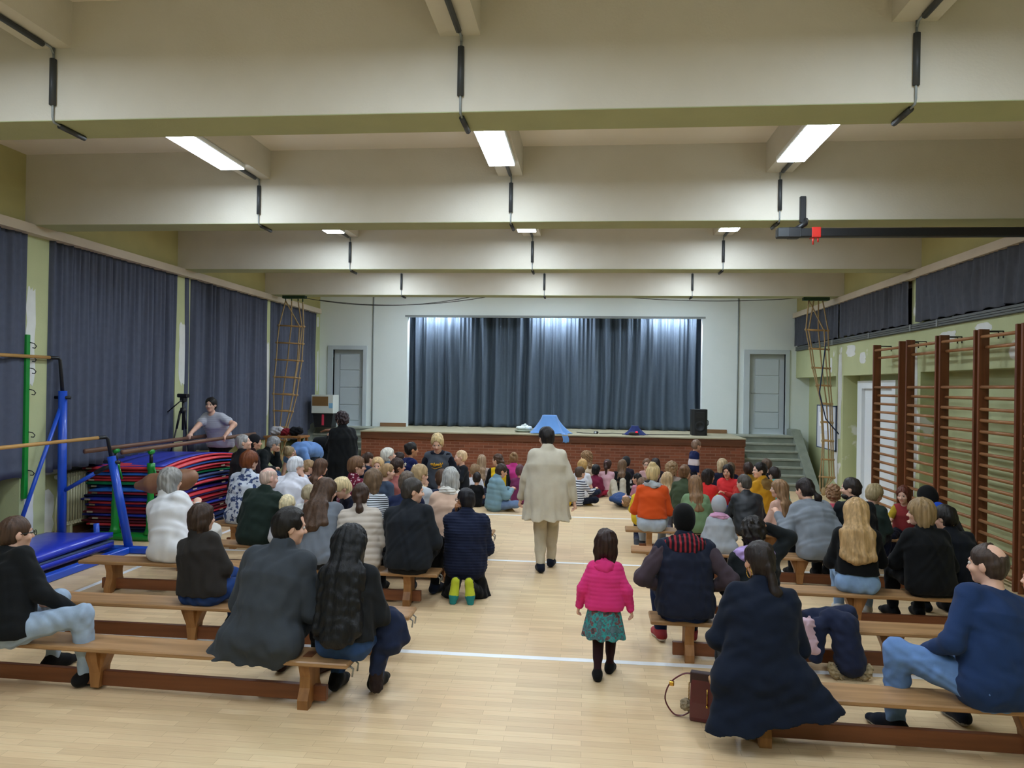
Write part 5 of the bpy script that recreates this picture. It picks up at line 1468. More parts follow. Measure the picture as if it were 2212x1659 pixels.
person('man with grey-brown hair in a navy sweater behind the black-jacketed man', (880, 1017), 8.05, 'bench', yaw=-4, lean=13, hx=872, hr=(-10, 8, 0), arms='lap', hair=('short', '5D4F42', {'e': .012}), top=('sweater', '232F58'), bottom=('trousers', '22242A'), shoes='191A1C')
person('old woman with grey bobbed hair in a peach cardigan and white scarf', (974, 1009), 8.15, 'bench', yaw=0, lean=10, hr=(6, 6, 0), fem=True, girth=1.08, arms='lap', hair=('bob', 'A6A49F', {'len': .03, 'e': .018}), top=('sweater', 'D8B69E', {'e': .022}), bottom=('trousers', '5A5048'), shoes='2A2624', extras=(scarf(cloth('E9E4DA'), .95),))
person('person with short auburn hair in a white top with blue blotches', (540, 974), 9.15, 'bench', yaw=-10, lean=8, hr=(-18, 2, 0), fem=True, girth=1.1, arms='lap', hair=('short', '6E3A1C', {'e': .026}), top=('shirt', cloth('D6DCE8', 'blotch', '4C5E8C', .8)), bottom=('trousers', '2A2C44'), shoes='191A1C')
person('white-haired man in a white shirt leaning on his hand', (640, 985), 9.15, 'bench', yaw=-8, lean=18, hr=(-40, 8, 0), arms=('lap', 'chin'), girth=1.2, hair=('short', 'D3D4D8', {'e': .013}), top=('shirt', 'E4E4EC', {'e': .024}), bottom=('trousers', '2C3040'), shoes='191A1C', face=True)
person('woman with short brown hair and glasses in a burgundy patterned blouse', (772, 985), 9.2, 'bench', yaw=-30, lean=8, hr=(-45, 2, 0), fem=True, girth=1.12, arms='lap', hair=('short', '6A4B32', {'e': .018}), top=('shirt', cloth('7C1C38', 'dots', 'DDBFC8', .8)), bottom=('trousers', '22242A'), shoes='191A1C', extras=(glasses,), face=True)
# -- children and adults further on, window side
person('blond toddler leaning behind the woman in the grey blazer', (622, 1068), 7.75, 'stand', yaw=-20, lean=20, child=True, hr=(0, 20, 0), hair=('short', 'D9C9A0', {'e': .016}), top=('tee', 'D8D8DC'), bottom=('trousers', '46546A'), shoes='8A8A90')
person('fair child half hidden by the long brown hair of the woman in grey', (670, 1046), 8.55, 'bench', yaw=-10, lean=12, child=True, hr=(-20, 10, 0), hair=('short', 'A99A7C', {'e': .016}), top=('sweater', 'E0DEDA'), bottom=('trousers', '46546A'), shoes='8A8A90')
person('blond boy in a navy top with badges looking down at his mother', (738, 1030), 7.75, 'stand', yaw=135, lean=8, child=True, hr=(-5, 28, 0), arms='front', hair=('short', 'D8C294', {'e': .017}), top=('sweater', cloth('1A2038', 'dots', 'C9B98A', 3.2)), bottom=('trousers', '2A3048'), shoes='3A3A40', face=True)
person('light-haired boy in a white and grey top beside the grey-haired woman', (908, 1002), 8.85, 'bench', yaw=-20, lean=4, child=True, hr=(-25, 4, 0), arms='lap', hair=('short', 'A68C66', {'e': .016}), top=('sweater', 'C9CDD2'), bottom=('trousers', '2C3A58'), shoes='3A3A40', face=True)
person('brown-haired child in navy half hidden by the grey-haired woman', (954, 1012), 9.2, 'bench', yaw=0, lean=4, child=True, hr=(20, 0, 0), hair=('short', '4A3424', {'e': .014}), top=('sweater', '2C3C5E'), bottom=('trousers', '2C3A58'), shoes='3A3A40')
person('girl with a fair ponytail in a slate blue t-shirt', (838, 1000), 10.0, 'kneelup', yaw=-30, lean=4, child=True, fem=True, hr=(-35, 4, 0), arms='side', hair=('tail', '9C7C54', {'len': .14, 'at': .03, 'e': .008}), top=('tee', '4E5E74'), bottom=('leggings', '2A3048'), shoes='8A8A90', face=True)
person('dark-haired child in a salmon pink top', (860, 989), 10.2, 'kneelup', yaw=-20, lean=2, child=True, fem=True, hr=(-45, 0, 0), hair=('short', '33221A', {'e': .016}), skin=SK2, top=('sweater', 'C27870'), bottom=('leggings', '5A4A50'), shoes='8A8A90', face=True)
person('blond child in dark blue turned towards the camera', (816, 987), 10.6, 'kneelup', yaw=165, lean=2, child=True, hr=(20, 6, 0), hair=('short', 'C9A878', {'e': .017}), top=('sweater', '2E4468'), bottom=('trousers', '2C3A58'), shoes='3A3A40', face=True)
person('white-haired person in a denim jacket looking up at the stage', (840, 966), 11.2, 'bench', yaw=-20, lean=6, fem=True, hr=(-45, -12, 0), hair=('short', 'CFCBBE', {'e': .016}), top=('jacket', '5F7488'), bottom=('trousers', '2C3A58'), shoes='3A3A40', face=True)
person('dark-haired child looking aside beside the denim jacket', (864, 976), 12.3, 'kneelup', yaw=-30, lean=0, child=True, hr=(-40, 0, 0), hair=('short', '2A1C16', {'e': .015}), skin=SK2, top=('sweater', '3A4E7A'), bottom=('trousers', '2C3A58'), shoes='3A3A40', face=True)
person('dark-haired girl with a bun in a navy sweater with white stars', (890, 954), 10.9, 'stand', yaw=-38, lean=2, child=True, fem=True, hr=(-25, 2, 0), arms=('side', 'front'), hair=('bun', '17110F', {'bx': -.01, 'by': -.10, 'bz': .06, 'e': .009}), skin='B98460', top=('sweater', '1E2A66'), bottom=('trousers', '22283E'), shoes='3A3A40', extras=(stars,), face=True)
person('blond boy standing in a grey and navy sweatshirt with yellow lettering', (945, 936), 9.9, 'stand', yaw=176, lean=8, child=True, hr=(8, 24, 0), arms=((-.17, .18, .82), (.13, .24, .86)), hair=('short', 'C7AE7E', {'e': .015}), top=('sweater', '5C6470', {'hem_z': -.12, 'collarmat': cloth('1B2032')}), sleeve='171B2A', bottom=('trousers', '222A48'), shoes='3A3A40', extras=(script,), face=True)
person('small fair boy with cropped hair in a dark top looking aside', (995, 971), 11.3, 'stand', yaw=120, lean=2, child=True, hr=(-15, 0, 0), arms=('front', 'chin'), hair=('buzz', 'CDAE86', {'e': .006}), top=('sweater', '22262E'), bottom=('trousers', '2A2C34'), shoes='3A3A40', face=True)
person('child with a dark ponytail in navy by the brick stage wall', (797, 976), 12.4, 'kneelup', yaw=-30, lean=4, child=True, fem=True, hr=(-20, 4, 0), hair=('tail', '3A2418', {'len': .10, 'at': .05}), top=('sweater', '2A3A5A'), bottom=('trousers', '2C3A58'), shoes='3A3A40')
person('girl with long brown hair in a peach hooded top', (694, 990), 10.1, 'kneelup', yaw=-25, lean=6, child=True, fem=True, hr=(-15, 8, 0), hair=('long', '5A4030', {'len': .16, 'w': .08, 'side': .04}), top=('sweater', 'E4A084', {'hood': 1}), bottom=('trousers', '4A4A58'), shoes='8A8A90')
person('fair child in navy between the white shirt and the peach top', (668, 992), 11.0, 'kneelup', yaw=-20, lean=4, child=True, hr=(-45, 4, 0), hair=('short', '9A7C58', {'e': .014}), top=('sweater', '262C48'), bottom=('trousers', '2C3A58'), shoes='3A3A40')
person('grey-haired man in a black jacket looking up from beside the mats', (527, 937), 10.9, 'bench', yaw=-40, lean=4, hr=(-30, -14, 0), arms='lap', seat=.42, hair=('short', '9C9A98', {'e': .010}), top=('jacket', '2A2A2E'), bottom=('trousers', '26262C'), shoes='191A1C', face=True)
person('man in a dark flat cap behind the grey-haired man by the mats', (551, 938), 11.6, 'bench', yaw=-50, lean=6, hr=(-20, 2, 0), arms='lap', seat=.42, hair=('cap', '26262C'), skin=SK2, top=('jacket', '3A2228'), bottom=('trousers', '26262C'), shoes='191A1C', face=True)
person('crouched grey-haired man in a black jacket and jeans, hand over his face', (592, 942), 12.3, 'bench', yaw=-72, lean=34, hr=(8, 24, 0), arms=('mouth', 'knee'), seat=.42, hair=('short', '8E8E90', {'e': .014}), top=('jacket', '1F2628'), bottom=('jeans', '4A6A96', JN), shoes='191A1C', face=True)
person('woman standing in a black hooded coat with curly dark hair near the steps', (738, 889), 11.9, 'stand', yaw=38, lean=4, hr=(20, 2, 0), fem=True, girth=1.25, arms=(('w', 711, 945, 12.1, (-.2, .3, -1)), 'lap'), hair=('curlyshort', '2C2022', {'e': .026}), top=('coat', '15171A', {'hem': .55, 'flare': .08, 'hood': 1}), bottom=('trousers', '15161A'), shoes='15161A', face=True)
person('woman in a blue shirt bending far forward, fair hair tied up', None, 13.3, 'bend', yaw=166, lean=92, S=1.62, base=at(676, 1000, y=13.4), fem=True, girth=1.15, hr=(0, 75, 0), arms=((-.25, .55, .42), (.22, .55, .40)), hair=('bun', '8C7858', {'by': -.06, 'bz': .11}), top=('tee', '6C90C8', {'e': .02}), bottom=('trousers', '3A4450'), shoes='3A3A40')
_yw = 11.80
person('woman in a thin-striped grey t-shirt supporting herself on the parallel bars', (456, 846), _yw, 'bars', yaw=168, lean=22, hr=(18, 0, 0), S=1.63, hipz=1.10, fem=True, girth=1.28,
       arms=(('w', 489, 938, 11.38, (-.9, -.5, 0)), ('w', 412, 936, 11.2, (.6, -.8, 0))), hair=('short', '17120F', {'e': .014, 'line': .06}), top=('tee', cloth('DCDDE6', 'stripe', 'A2A4B4', .36), {'e': .018, 'flat': 1.03}), bottom=('leggings', '15161A'), shoes='2A2A30', face=True,
       legs=(((-.10, -.10, .34), (0, 1, .2), (0, .8, -.5)), ((.10, -.30, .45), (0, 1, .2), (0, .5, -.8))))
# -- children on the floor before the stage
FL = [
 ('girl with long light brown hair before the brick wall, grey top', (1041, 982), 14.4, dict(yaw=5, hair=('long', '9A8064', {'len': .18, 'w': .08}), top=('sweater', 'A89A90'))),
 ('brown-haired girl with yellow straps over a black top, looking aside', (1075, 979), 13.9, dict(yaw=10, hr=(55, 0, 0), hair=('tail', '4A3426', {'len': .10}), top=('sweater', cloth('1C1C20', 'vstripe', 'E0B91E', 5.0)), face=True)),
 ('light-brown-haired child in a white t-shirt on the floor', (1027, 1002), 13.3, dict(yaw=-6, hr=(-20, 6, 0), hair=('short', '8A6E50', {'e': .02}), top=('tee', 'E4E4EA'))),
 ('black-haired boy in a black t-shirt sitting on the floor', (1031, 1019), 12.95, dict(yaw=-10, hair=('short', '1A1412', {'e': .010}), skin=SK2, top=('tee', '17181A'), bottom=('trousers', '222C46'))),
 ('boy in a grey-blue parka and tan boots looking at his hands', (1084, 1001), 12.6, dict(yaw=-62, hr=(-12, 20, 0), arms='front', hair=('short', '33261E', {'e': .010}), skin=SK2, top=('puffer', '7E9FAC', {'hood': 1, 'bands': .09}), bottom=('jeans', '6F86A8', JN), shoes='B08A56', face=True)),
 ('girl with gathered fair hair in a magenta vest', (1110, 976), 14.3, dict(yaw=5, hair=('bun', '8A6A48', {'bz': .09}), top=('vest', 'C43A84'), sleeve='B9A69A')),
 ('girl in a magenta top nearest the walking woman, violet-brown hair', (1124, 1003), 13.4, dict(yaw=-5, hair=('short', '5A3A40', {'e': .018}), top=('sweater', '8C3A6A'), bottom=('jeans', '7286A8', JN))),
 ('curly-haired girl in a cream top looking aside by the brick wall', (1266, 974), 15.0, dict(yaw=30, hr=(40, 0, 0), hair=('curly', '8A6A48', {'len': .12, 'w': .07}), top=('sweater', 'D2BEA2'), face=True)),
 ('blond child in a white t-shirt behind the striped boy', (1259, 992), 14.2, dict(yaw=-15, hair=('short', 'B8935A', {'e': .026}), top=('tee', 'E6E6EC'))),
 ('boy in a white and navy striped shirt pointing across the floor', (1254, 1007), 13.4, dict(yaw=-42, hr=(-15, 0, 0), arms=('floor', 'reach'), hair=('short', '4A3A30', {'e': .013}), top=('sweater', cloth('E2E4EA', 'stripe', '2A3450', 1.05)), bottom=('trousers', '1A2236'), shoes='B08A3A', face=True)),
 ('child in a yellow jacket half hidden by the beige coat', (1218, 1013), 13.3, dict(yaw=0, hair=('short', '5A4030', {'e': .014}), top=('jacket', 'D8B22A'))),
 ('girl with a long dark ponytail in a pale pink top', (1313, 991), 14.7, dict(yaw=-10, hr=(-10, 6, 0), hair=('tail', '3A2620', {'len': .24, 'at': .05, 'band': 'E0A0B0'}), top=('sweater', 'D8AAB2'), bottom=('trousers', '4A3454'))),
 ('brown-haired girl in a black vest over a checked shirt', (1345, 992), 14.7, dict(yaw=-6, hr=(-25, 4, 0), hair=('half', '6A523C', {'len': .16, 'w': .075}), top=('vest', '111214'), sleeve=cloth('1C1E22', 'check', 'E0E2E6', 1.2), bottom=('trousers', '17181C'))),
 ('child in a dark cap behind the girl in the black vest', (1353, 985), 15.3, dict(yaw=-10, hair=('beanie', '3A3A3C'), top=('sweater', '3A3440'))),
 ('dark-haired child in burgundy beside the pale pink girl', (1288, 1003), 14.5, dict(yaw=-20, hair=('short', '121214', {'e': .022}), top=('jacket', '8A2A4A'), bottom=('trousers', 'B8284A'))),
 ('girl with a dark ponytail in a dusty pink top looking aside', (1376, 1021), 13.9, dict(yaw=20, hr=(48, 0, 0), arms=('lap', 'floor'), hair=('tail', '17110F', {'len': .10, 'at': .0}), skin=SK2, top=('sweater', 'CB8898'), bottom=('leggings', 'E2DCE2'), face=True)),
 ('fair girl with glasses by the brick wall, pink top', (1397, 990), 14.9, dict(yaw=150, hr=(20, 0, 0), hair=('short', '6A4E3A', {'e': .014}), top=('sweater', 'C29A98'), extras=(glasses,), face=True)),
 ('girl with a dark bob by the brick wall', (1416, 989), 14.9, dict(yaw=0, hair=('bob', '241816', {'len': .08}), top=('sweater', '3A2A34'))),
 ('curly fair child between the orange sweater and the navy boy', (1452, 997), 13.2, dict(yaw=-10, hr=(-35, 0, 0), hair=('curly', '8C7050', {'len': .10, 'w': .075}), top=('sweater', '9A8A80'))),
 ('child with ruffled fair hair in navy by the end of the brick wall', (1560, 990), 14.2, dict(yaw=10, hair=('bob', 'B09A78', {'len': .12}), top=('sweater', '1E2440'))),
 ('brown-haired child in navy by the end of the brick wall', (1578, 998), 15.2, dict(yaw=10, hair=('half', '5A4632', {'len': .12, 'w': .07}), top=('sweater', '22284A'))),
 ('dark-haired girl in a red vest with yellow sleeves, sitting upright', (1531, 1013), 12.5, dict(yaw=-45, hr=(-20, 0, 0), arms=('lap', 'lap'), hair=('bob', '1C1310', {'len': .12}), skin=SK2, top=('vest', 'D02A28'), sleeve='DCC83A', bottom=('trousers', '243C94'), face=True)),
 ('dark-haired girl in a red vest turned smiling to the camera', (1572, 1003), 13.2, dict(yaw=140, hr=(10, 4, 0), arms=('front', 'lap'), hair=('long', '1C1310', {'len': .10, 'w': .07}), skin=SK2, top=('vest', 'DC3438'), sleeve='C8403A', bottom=('trousers', '243C94'), face=True)),
 ('boy in a mustard jacket with a fur hood looking back smiling', (1641, 998), 12.2, dict(yaw=40, hr=(62, 0, 0), arms='lap', hair=('short', '17120F', {'e': .012}), top=('jacket', 'CC9220', {'hoodmat': cloth('8A6A3A'), 'hood': 1}), bottom=('trousers', '2A3048'), face=True)),
 ('dark-haired child in mustard yellow behind the smiling boy', (1617, 998), 13.4, dict(yaw=0, hair=('short', '33221A', {'e': .018}), top=('jacket', 'B98A2A'))),
 ('boy with cropped hair in dark navy near the steps', (1655, 989), 13.9, dict(yaw=20, hr=(20, 0, 0), hair=('buzz', '5A4636'), top=('sweater', '1A1E2E'))),
 ('dark-haired child in a turquoise jacket near the steps', (1672, 1008), 12.8, dict(yaw=10, hr=(25, 10, 0), hair=('short', '241A18', {'e': .013}), top=('jacket', '5CC6BE', {'hood': 1}), bottom=('trousers', '2A3060'))),
]
for lb, hd, yy, kw in FL:
    a = dict(child=True, lean=6, arms='lap', bottom=('trousers', '2C3450'), shoes='55565E')
    a.update(kw)
    person(lb, hd, yy, 'cross', **a)
person('boy in navy standing by the stage with a white and red chest stripe', (1505, 949), 14.9, 'stand', yaw=-70, child=True, lean=4, hr=(0, 4, 0), arms='side', hair=('short', '7A6250', {'e': .012}), skin=SK2, top=('sweater', cloth('1E2A5E', 'stripe', 'D8C8C8', 7.0)), bottom=('trousers', '22283E'), shoes='3A3A40')
person('fair boy in a blue sweater lying on the floor, hands behind his head', None, 14.30, 'lie', S=1.22, base=at(1322, 1070, y=14.30), yaw=10, rotx=90, z0=.125, child=True, lean=0, hr=(0, 0, 0), arms='head', hair=('short', '8A6A48', {'e': .012}), top=('sweater', '3E588C'), bottom=('trousers', 'C2B6A0'), shoes='A89A84',
       legs=(((-.1, .02, .30), (0, 1, 0), (0, .4, -.9)), ((.12, .04, .36), (0, 1, 0), (0, .4, -.9))))
# -- aisle
person('woman walking up the aisle in a long beige coat and beige trousers', (1180, 921), 8.62, 'walk', yaw=4, lean=5, hr=(26, 10, 0), fem=True, girth=1.2, hair=('short', '1D1716', {'e': .014}), top=('coat', 'CFC6B2', {'hem': .27, 'flare': .07, 'wr': .004, 'wl': .16, 'e': .03}), bottom=('trousers', 'C6B9A0'), shoes='161E33', arms=((-.30, .10, .80, -.9, -.7, -.1), (.36, .0, .66, .9, -.6, 0)), face=True)
person('small girl in a bright pink jacket and teal flowered skirt walking', (1310, 1143), 5.5, 'walk', yaw=-6, lean=3, child=True, fem=True, hr=(-6, 4, 0), arms='hang', hair=('bob', '2A1712', {'len': .19, 'e': .022}), top=('puffer', 'E4387F', {'bands': .03, 'hem_z': -.02, 'e': .019, 'wr': .003, 'band_amp': .0045}), bottom=('skirt', cloth('5E7E86', 'floral', '2FA9A6'), '3A1E28'), shoes='141416', extras=(hood_down(cloth('E4387F'), 'hood', .9),))
# -- benches on the wall bars side
person('person in a navy vest with plum sleeves and a red tartan hood', (1477, 1086), 5.96, 'bench', yaw=2, lean=9, hr=(0, 4, 0), girth=1.1, arms=('pocket', 'pocket'), hair=('beanie', '0C0C0E', {'e': .012}), skin=SK4, top=('jacket', '2A3148', {'hem_z': -.05, 'e': .026}), sleeve='54464F', bottom=('jeans', '1E3160', JN), shoes=('B8444A', 'D8D8DC'), extras=(hood_down(cloth('241E2C', 'vstripe', 'B0323E', .9), 'tartan_hood', 1.2),))
person('woman in a long navy coat with a dark ponytail and gold hoop earring', (1640, 1166), 4.62, 'bench', yaw=-4, lean=13, hx=1640, hr=(22, 8, 0), fem=True, girth=1.08, arms='lap', skin=SK2, hair=('tail', '231A17', {'len': .34, 'at': -.03, 'side': .03, 'e': .011}), top=('coat', '18233A', {'flare': .10, 'e': .026, 'dz': -.20, 'dnx': .20, 'drape': ((-.06, -.16, -.50, .16, .33), (.34, -.13, -.36, .14, .26))}), bottom=('trousers', '2C3038'), shoes='1A1A1E', extras=(earring,), face=True)
person('balding man in a navy jumper and blue jeans on the nearest bench', (2133, 1171), 4.60, 'bench', yaw=12, lean=17, hx=2150, hr=(28, 4, 0), girth=1.18, arms=((-.26, .26, .52), 'knee'), hair=('bald', '3E3028', {'e': .006, 'crown': .055, 'cy': -.082, 'cz': .112}), top=('sweater', '26406E', {'hem_z': -.1, 'e': .02}), bottom=('jeans', '6A8CC0', JN), shoes=('20283A', '9A9A9A'), face=True, legs=(((-.40, .32, .085), (-1, .7, 1.4), (-.3, 1, 0)), ((.12, .44, .085), (.3, 1, 1.3), (.1, 1, 0))))
person('person with dark curly hair and lilac hood raising an elbow', (1628, 1117), 5.98, 'bench', yaw=0, lean=14, hr=(-8, 10, 0), fem=True, arms=('lap', 'head'), hair=('curlyshort', '1A1310', {'e': .024}), skin=SK3, top=('jacket', '23292C'), bottom=('jeans', '5A78A8', JN), shoes='2A2A30', extras=(hood_down(cloth('BBA0DA'), 'lilac_hood', 1.35),))
person('woman with long straight blond hair in a black top and pale jeans', (1850, 1075), 6.99, 'bench', yaw=-14, lean=10, tilt=-1, hr=(-4, 6, 0), fem=True, arms=('lap', 'front'), hair=('long', 'B08E60', {'len': .24, 'w': .155, 'e': .018}), top=('sweater', '121316', {'hem_z': .09}), bottom=('jeans', '8CABD2', JN), shoes='D8D4CC')
person('woman with wavy blond bobbed hair in black, turned aside with open hand', (1988, 1077), 6.97, 'bench', yaw=6, lean=13, hr=(52, 2, 0), fem=True, girth=1.1, arms=('front', 'lap'), hair=('bob', '8E7450', {'len': .09, 'e': .026}), top=('jacket', '111215', {'hem_z': -.06}), bottom=('trousers', '17181C'), shoes='1A1A1E', face=True)
person('dark-haired person in navy beside the blond woman in black', (2040, 1090), 7.25, 'bench', yaw=10, lean=22, hr=(30, 14, 0), arms='lap', girth=1.1, hair=('short', '17120F', {'e': .016}), top=('jacket', '141822'), bottom=('trousers', '17181C'), shoes='1A1A1E')
person('person in a black jacket with a bright blue hood by the wall bars', (2003, 1050), 8.55, 'bench', yaw=14, lean=30, hr=(10, 24, 0), arms='lap', girth=1.15, hair=('beanie', '121214', {'e': .02}), top=('jacket', '14151A'), bottom=('trousers', '17181C'), shoes='1A1A1E', extras=(hood_down(cloth('2058D8'), 'blue_hood', 1.1),))
person('woman in a long grey sweater with dark hair leaning over to a child', (1738, 1031), 8.34, 'bench', yaw=4, lean=26, tilt=-4, twist=6, hr=(28, 10, 0), fem=True, girth=1.2, arms=((-.36, .26, .72), 'prop'), hair=('tail', '241B19', {'len': .22, 'at': -.02, 'side': .05}), top=('sweater', '848A92', {'e': .026, 'wr': .006}), bottom=('trousers', '22242A'), shoes='1A1A1E', face=True)
person('bearded man in a black coat seen in profile', (1838, 1030), 8.52, 'bench', yaw=10, lean=10, hr=(50, 2, 0), arms='lap', girth=1.1, hair=('buzz', '2A2320', {'e': .007, 'beard': 1}), top=('jacket', '1D2126', {'hem_z': -.1}), bottom=('trousers', '17181C'), shoes='1A1A1E', face=True)
person('child in a pale grey hat and rose knitted scarf, grey coat', (1553, 1070), 8.45, 'bench', yaw=0, lean=12, child=True, fem=True, girth=1.1, hr=(-4, 8, 0), arms='lap', hair=('beanie', 'A9ACB2', {'e': .02}), top=('coat', 'A6AAAF', {'flare': .06}), bottom=('trousers', '3A3A48'), shoes='3A3A40', extras=(scarf(cloth('D8A2C2'), 1.25, 'knitted_scarf'),))
person('woman in a bright orange sweater and black and white scarf, fair updo', (1412, 1002), 9.62, 'bench', yaw=-6, lean=9, hr=(-22, 4, 0), fem=True, arms='lap', hair=('bun', 'C2A878', {'by': -.05, 'bz': .12, 'bs': 1.2, 'e': .014}), top=('sweater', 'D9521C', {'e': .02, 'hem_z': .08}), bottom=('jeans', 'B4BECB', JN), shoes='3A3A40', extras=(scarf(cloth('B9BEC2', 'check', '2C3034', 1.5), 1.0),))
person('girl with straight light brown hair in a pale green jacket', (1502, 1026), 9.60, 'bench', yaw=0, lean=11, hr=(0, 8, 0), fem=True, child=True, girth=1.1, arms='lap', hair=('half', '7C5C3E', {'len': .16, 'w': .09, 'e': .016}), top=('jacket', '78926C', {'e': .028}), bottom=('trousers', '3A4048'), shoes='3A3A40')
person('man with cropped grey hair in a black leather jacket', (1607, 1023), 9.58, 'bench', yaw=8, lean=13, hr=(32, 8, 0), arms=('front', 'lap'), girth=1.12, hair=('buzz', '4C4640', {'e': .006}), top=('jacket', cloth('2B3036', shiny=True)), bottom=('trousers', '1E2026'), shoes='1A1A1E', face=True)
person('woman with brown gathered hair in an olive green jacket', (1480, 1003), 10.9, 'bench', yaw=-10, lean=8, hr=(-25, 4, 0), fem=True, arms='lap', hair=('bun', '6A4C34', {'by': -.10, 'bz': .06}), top=('jacket', '4C5A40'), bottom=('trousers', '2A2C34'), shoes='3A3A40')
person('girl with long fair hair in a white top before the olive jacket', (1442, 1019), 11.3, 'kneelup', yaw=-10, lean=6, child=True, fem=True, hr=(-20, 4, 0), hair=('long', 'B0936C', {'len': .18, 'w': .08}), top=('sweater', 'E0DCD6'), bottom=('leggings', '8A8A98'), shoes='8A8A90')
person('child in a yellow raincoat half hidden by the orange sweater', (1388, 1030), 10.5, 'kneelup', yaw=-6, lean=6, child=True, hair=('short', '6A4E36', {'e': .014}), top=('jacket', 'E2C22E', {'hood': 1}), bottom=('trousers', '2C3450'), shoes='55565E')
person('girl with straight light brown hair looking aside at the grey sweater', (1682, 1035), 9.5, 'bench', yaw=30, lean=2, child=True, fem=True, hr=(42, 2, 0), arms='lap', hair=('half', '8A6A4C', {'len': .14, 'w': .08, 'e': .014}), top=('sweater', 'D8AE9C'), bottom=('trousers', '2C3450'), shoes='55565E', face=True)
person('girl with light curly hair in a coral pink top', (1800, 1047), 9.7, 'bench', yaw=0, lean=4, child=True, fem=True, hr=(-10, 4, 0), hair=('curlyshort', '8A6648', {'e': .026}), top=('sweater', 'DA5E74'), bottom=('trousers', '2C3450'), shoes='55565E')
person('blond boy looking down beside the bearded man', (1890, 1045), 9.1, 'bench', yaw=-30, lean=4, child=True, hr=(-30, 18, 0), hair=('short', '9E8C68', {'e': .020}), top=('sweater', '3A4A44'), bottom=('trousers', '2C3450'), shoes='55565E', face=True)
person('red-haired child in a rust top with mustard sleeves facing the benches', (1952, 1049), 9.75, 'bench', yaw=150, lean=6, child=True, fem=True, hr=(-10, 8, 0), arms='reach', hair=('long', '5A2C1C', {'len': .10, 'w': .07}), top=('sweater', 'A83C3E'), sleeve='B89A2C', bottom=('trousers', '1E2034'), shoes='55565E', face=True)
person('fair-skinned person at the edge of the picture beyond the balding man', (2236, 1222), 5.96, 'bench', yaw=60, lean=6, hr=(10, 0, 0), hair=('short', '6A4E36'), top=('sweater', '4A4A52'), bottom=('trousers', '2C3450'), shoes='55565E', face=True)
# ------------------------------------------------------------------ bags, coats and other things lying about
def soft(nm, lb, cat, loc, shapes, m, wr=.006, wl=.08, vx=.008, cuts=(), rz=0.0, part=None):
    """a soft heap of cloth from overlapping rounded shapes"""
    r = empty(nm, lb, cat, loc, rz)
    pts = np.array([p for s in shapes for p in (s[0], s[1])]); rm = max(max(s[2], s[3]) for s in shapes)*1.6
    f = Fld(pts.min(0)-rm, pts.max(0)+rm, vx)
    for a, b, ra, rb, *fl in shapes: f.cap(a, b, ra, rb, k=.05, flat=fl[0] if fl else None)
    f.wrinkle(wr, wl, len(lb))
    for p, n in cuts: f.plane_cut(p, n)
    f.build(part or 'cloth', m, r)
    return r
# navy coat on the lap of the long-haired woman
c0 = at(820, 1370, y=4.98)
soft('folded_coat', 'navy coat with a fur-lined sleeve hanging off the lap of the long-haired woman', 'coat', (c0[0], 4.98, 0),
     [((-.10, .06, .52), (.06, .0, .50), .075, .085), ((.06, 0, .50), (.10, -.05, .36), .085, .07), ((.03, -.03, .42), (.0, -.06, .18), .06, .05), ((.12, .0, .47), (.16, .02, .38), .06, .05)], cloth('2A3658'), .005, .10)
soft('sleeve_cuff', 'brown knitted cuff of the navy coat hanging towards the floor', 'coat', (c0[0], 4.98, 0), [((.0, -.06, .17), (.0, -.062, .08), .047, .047)], cloth('3A2A28'), .003, .03)
# coat heaped on the second bench on the wall bars side
c1 = at(1788, 1365, y=5.92)
h = soft('heaped_coat', 'navy quilted coat with fur trim heaped over the bench beside the navy-coated woman', 'coat', (c1[0], 5.92, 0),
     [((-.13, .0, .37), (.13, .02, .40), .07, .07), ((-.02, -.12, .42), (.10, -.16, .38), .07, .06), ((.06, -.17, .38), (.10, -.20, .12), .09, .11), ((.16, .0, .42), (.20, .03, .40), .05, .03), ((-.10, -.14, .36), (-.14, -.18, .14), .06, .05)], cloth('2E3858'), .0045, .09, cuts=())
f = Fld((-.2, -.36, -.04), (.3, -.05, .2), .008)
for t in np.linspace(0, 1, 14):
    a = math.pi*(1.0+1.0*t); f.ell((.09+.13*math.cos(a), -.22+.02*math.sin(a*3), .09+.09*math.sin(a)), np.eye(3), (.026, .026, .026), k=.02)
f.wrinkle(.008, .02, 3); f.build('fur_trim', mat('fur_trim', '9A8868', rough=1.0, noise=.3, nscale=60), h)
c2 = at(1745, 1375, y=5.62)
soft('pink_garment', 'pale pink garment hanging beside the heaped navy coat', 'garment', (c2[0], 5.62, 0), [((0, .10, .40), (.0, .0, .42), .03, .03), ((0, .0, .42), (.03, -.02, .24), .035, .045, ((0, 1, 0), .5))], cloth('D6B6C2'), .006, .05)
# burgundy handbag
hb = at(1520, 1558, z=0)
g = empty('handbag', 'burgundy leather handbag with looped strap on the floor by the navy coat', 'handbag', (hb[0]+.03, hb[1]+.02, 0), rz=-.25)
M_BURG = mat('burgundy_leather', '571822', rough=.3, coat=.3, noise=.08, nscale=6)
prof = [(-.11, 0), (.11, 0), (.12, .03), (.10, .12), (.055, .24), (.035, .285), (-.035, .285), (-.055, .24), (-.10, .12), (-.12, .03)]
MB().prism([(y*.55, z) for y, z in prof], -.11, .11, 'x').build('bag_body', M_BURG, g, bev=.012)
MB().prism([(y*.56, z) for y, z in [(.052, .225), (.042, .30), (-.042, .30), (-.052, .225)]], -.112, .112, 'x').build('zip_top', mat('dark_burgundy', '2E1014', rough=.5), g, bev=.006)
P = [(-.10, .0, .28), (-.16, .0, .27), (-.24, .0, .20), (-.27, -.01, .10), (-.22, -.02, .02), (-.16, -.02, .012), (-.11, -.01, .04)]
